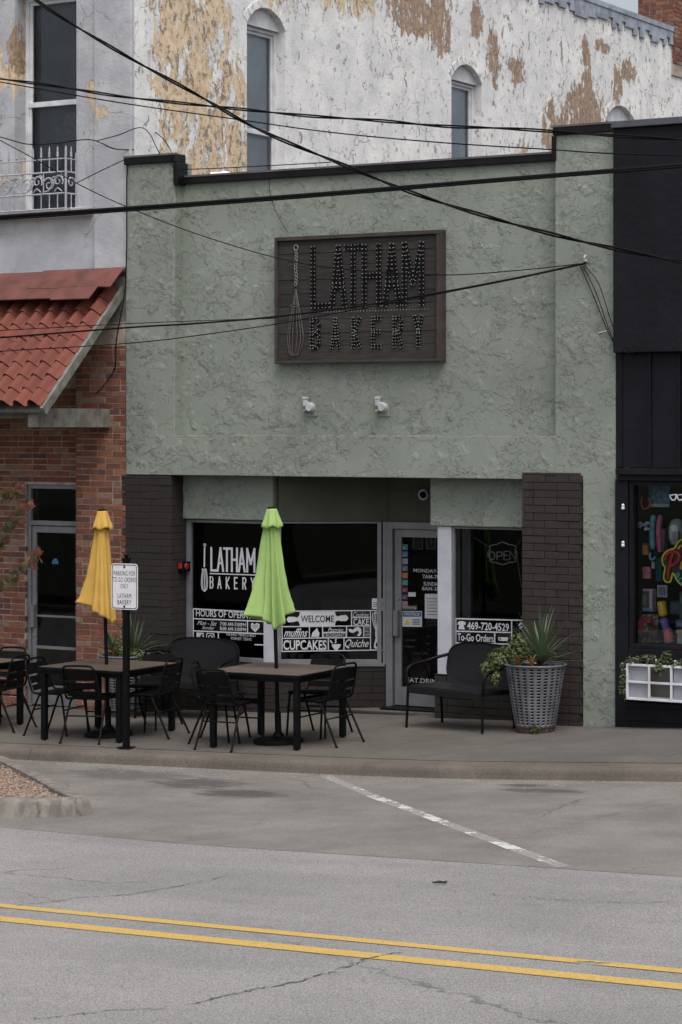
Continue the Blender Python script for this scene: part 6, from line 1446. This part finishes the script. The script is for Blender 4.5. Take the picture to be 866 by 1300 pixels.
# ================================================================== overhead cables
def cable(label, pts, r, name='overhead_cable', twist=0, n=7, grp='overhead cables'):
    """pts: (u, v, y) survey points; smooth curve through them"""
    q = smooth([at(u, v, y) for u, v, y in pts], 8); mb = MB()
    if twist:
        for s in (0, pi):
            mb.tube([p+Vector((0, cos(i*.9*twist+s), sin(i*.9*twist+s)))*r*.9 for i, p in enumerate(q)], r*.75, 5)
    else: mb.tube(q, r*.88, n)
    return tag(obj(name, mb, M['wire'], shade=True), label, 'cable', grp)
cable('thick black cable crossing the whole green facade just below the parapet', [(-160,287,-4),(0,275.5,-4),(200,262,-4),(433,244.5,-4),(650,227,-4),(866,210,-4),(1010,199,-4)], .024)
cable('thin second strand hugging the thick black cable', [(-160,290.5,-4.05),(0,279,-4.05),(200,265,-4.05),(433,247,-4.05),(650,229,-4.05),(866,212,-4.05),(1010,201,-4.05)], .009)
cable('twisted black cable falling steeply from the upper left across the wall to the right', [(-40,-70,-3),(50,3,-3),(150,65,-3),(250,120,-3),(330,165,-3),(433,208,-3),(530,247,-3),(640,281,-3),(750,309,-3),(866,332,-3),(960,347,-3)], .013, twist=.55)
cable('wavy twin cable running level across the white wall', [(-60,92,-2),(0,100,-2),(75,110,-2),(150,122,-2),(240,132,-2),(310,139,-2),(390,147,-2),(480,153,-2),(560,160,-2),(650,163.5,-2),(760,171,-2),(866,177,-2),(960,181,-2)], .011, twist=.4)
cable('thin cable sagging just below the wavy twin cable', [(-60,93,-2.2),(0,104,-2.2),(150,130,-2.2),(290,150,-2.2),(420,168,-2.2),(560,181,-2.2),(700,190,-2.2),(782,195,-2.2),(960,200,-2.2)], .007)
cable('thin cable slanting down from the left window guard to behind the plank sign', [(-40,156,-1.5),(0,178,-1.4),(50,205,-1.3),(98,233,-1.1),(160,262,-1),(250,297,-.7),(350,327,-.4),(430,341,-.25),(560,349,-.2),(660,343,-.15),(744,334,-.02)], .006)
cable('thin cable rising from the slanting cable to the left end of the coping', [(98,232,-1.1),(130,216,-.7),(164,200,-.05)], .006)
cable('thin cable in front of the left window, ending at the corner of the white wall', [(-40,168,-1),(0,174,-.9),(35,183,-.7),(70,182,-.5),(105,177.5,-.3),(122,179,-.2),(146,189,-.05),(170,190,.06)], .007)
cable('thin looping cable at the corner of the white wall above the coping', [(122,179,-.2),(150,171.5,-.1),(177,162,.06),(190,170,.3),(199,188,.35),(205,198,.2)], .006)
cable('pair cable running from the right pilaster across the sign to the tiled awning, upper one', [(-60,430,-2.4),(0,428.5,-2.2),(160,416,-1.5),(250,410.5,-1.1),(350,402,-.7),(460,388,-.45),(563,370.5,-.28),(660,352,-.15),(744,334,-.02)], .011)
cable('thin cable running from the right pilaster across the sign to the tiled awning, lowest one', [(-60,449,-2.4),(0,446,-2.2),(160,436,-1.5),(250,426,-1.1),(350,411.5,-.7),(430,397,-.5),(563,372,-.3),(660,353,-.16),(743,335,-.02)], .006)
cable('thin cable just above the pair cable over the tiled awning', [(-60,422,-2.3),(0,419.5,-2.1),(160,411,-1.4),(260,407,-1.0),(350,404,-.65)], .005)
for k, (p, lab) in enumerate((([(736,336,-.02),(752,372,-.03),(768,412,-.03),(781,438,-.03),(795,448,-.14)], 'leftmost drop wire hanging from the right pilaster hook to the navy shop'), ([(739,335,-.02),(757,372,-.05),(772,415,-.05),(784,441,-.06),(800,449,-.15)], 'middle drop wire hanging from the right pilaster hook to the navy shop'), ([(742,337,-.02),(760,360,-.05),(775,405,-.06),(786,430,-.06),(804,448,-.15)], 'rightmost drop wire hanging from the right pilaster hook to the navy shop'))):
    cable(lab, p, .005, 'drop_wire', grp='drop wires at the right pilaster')
cable('black cable running down the joint between the white wall and the bakery', [(163,200,-.02),(161,230,-.02),(161,300,-.02),(160,342,-.02),(158,375,-.03),(148,430,-.02),(146,465,-.02),(135,485,-.02),(122,500,-.01)], .007, 'wall_cable', grp='wall cables')
cable('thin wire hanging down the stucco from the coping to the sign', [(341,222,.12),(343,245,.125),(352,272,.125),(366,296,.125)], .003, 'wall_wire', grp='wall cables')
cable('thin cable draped over the coping step at the left end', [(186,160,.9),(205,174,.3),(217,192,.0),(217.5,207,-.04),(222,214,-.02),(232,215,.08),(290,213,.09),(420,206,.09)], .006, 'coping_cable', grp='wall cables')
c = at(745,331,0); t = thing('wire_hook', 'small white insulator hook on the right green pilaster', 'hook', c)
obj('insulator', MB().tube([c+Vector((0,0,0)), c+Vector((-.01,-.04,.0)), c+Vector((.0,-.06,.03)), c+Vector((.012,-.05,.055))], .008, 8), M['whiteframe'], t); obj('plate', MB().box(c.x-.03,c.x+.03,-.008,0,c.z-.02,c.z+.03), M['stucco'], t)
c = at(322,334,.12); tag(obj('wall_hook', MB().tube([at(308,330,.15), at(318,333,.10), at(326,334,.10)], .003, 6), M['interior_item']), 'tiny pale hook in the stucco left of the sign', 'hook')
c = at(766,421,0); tag(obj('wall_hook', MB().tube([at(760,423,0), at(766,421,-.03), at(771,420,-.03)], .005, 6), M['paper']), 'tiny pale nail in the right pilaster beside the drop wires', 'hook')
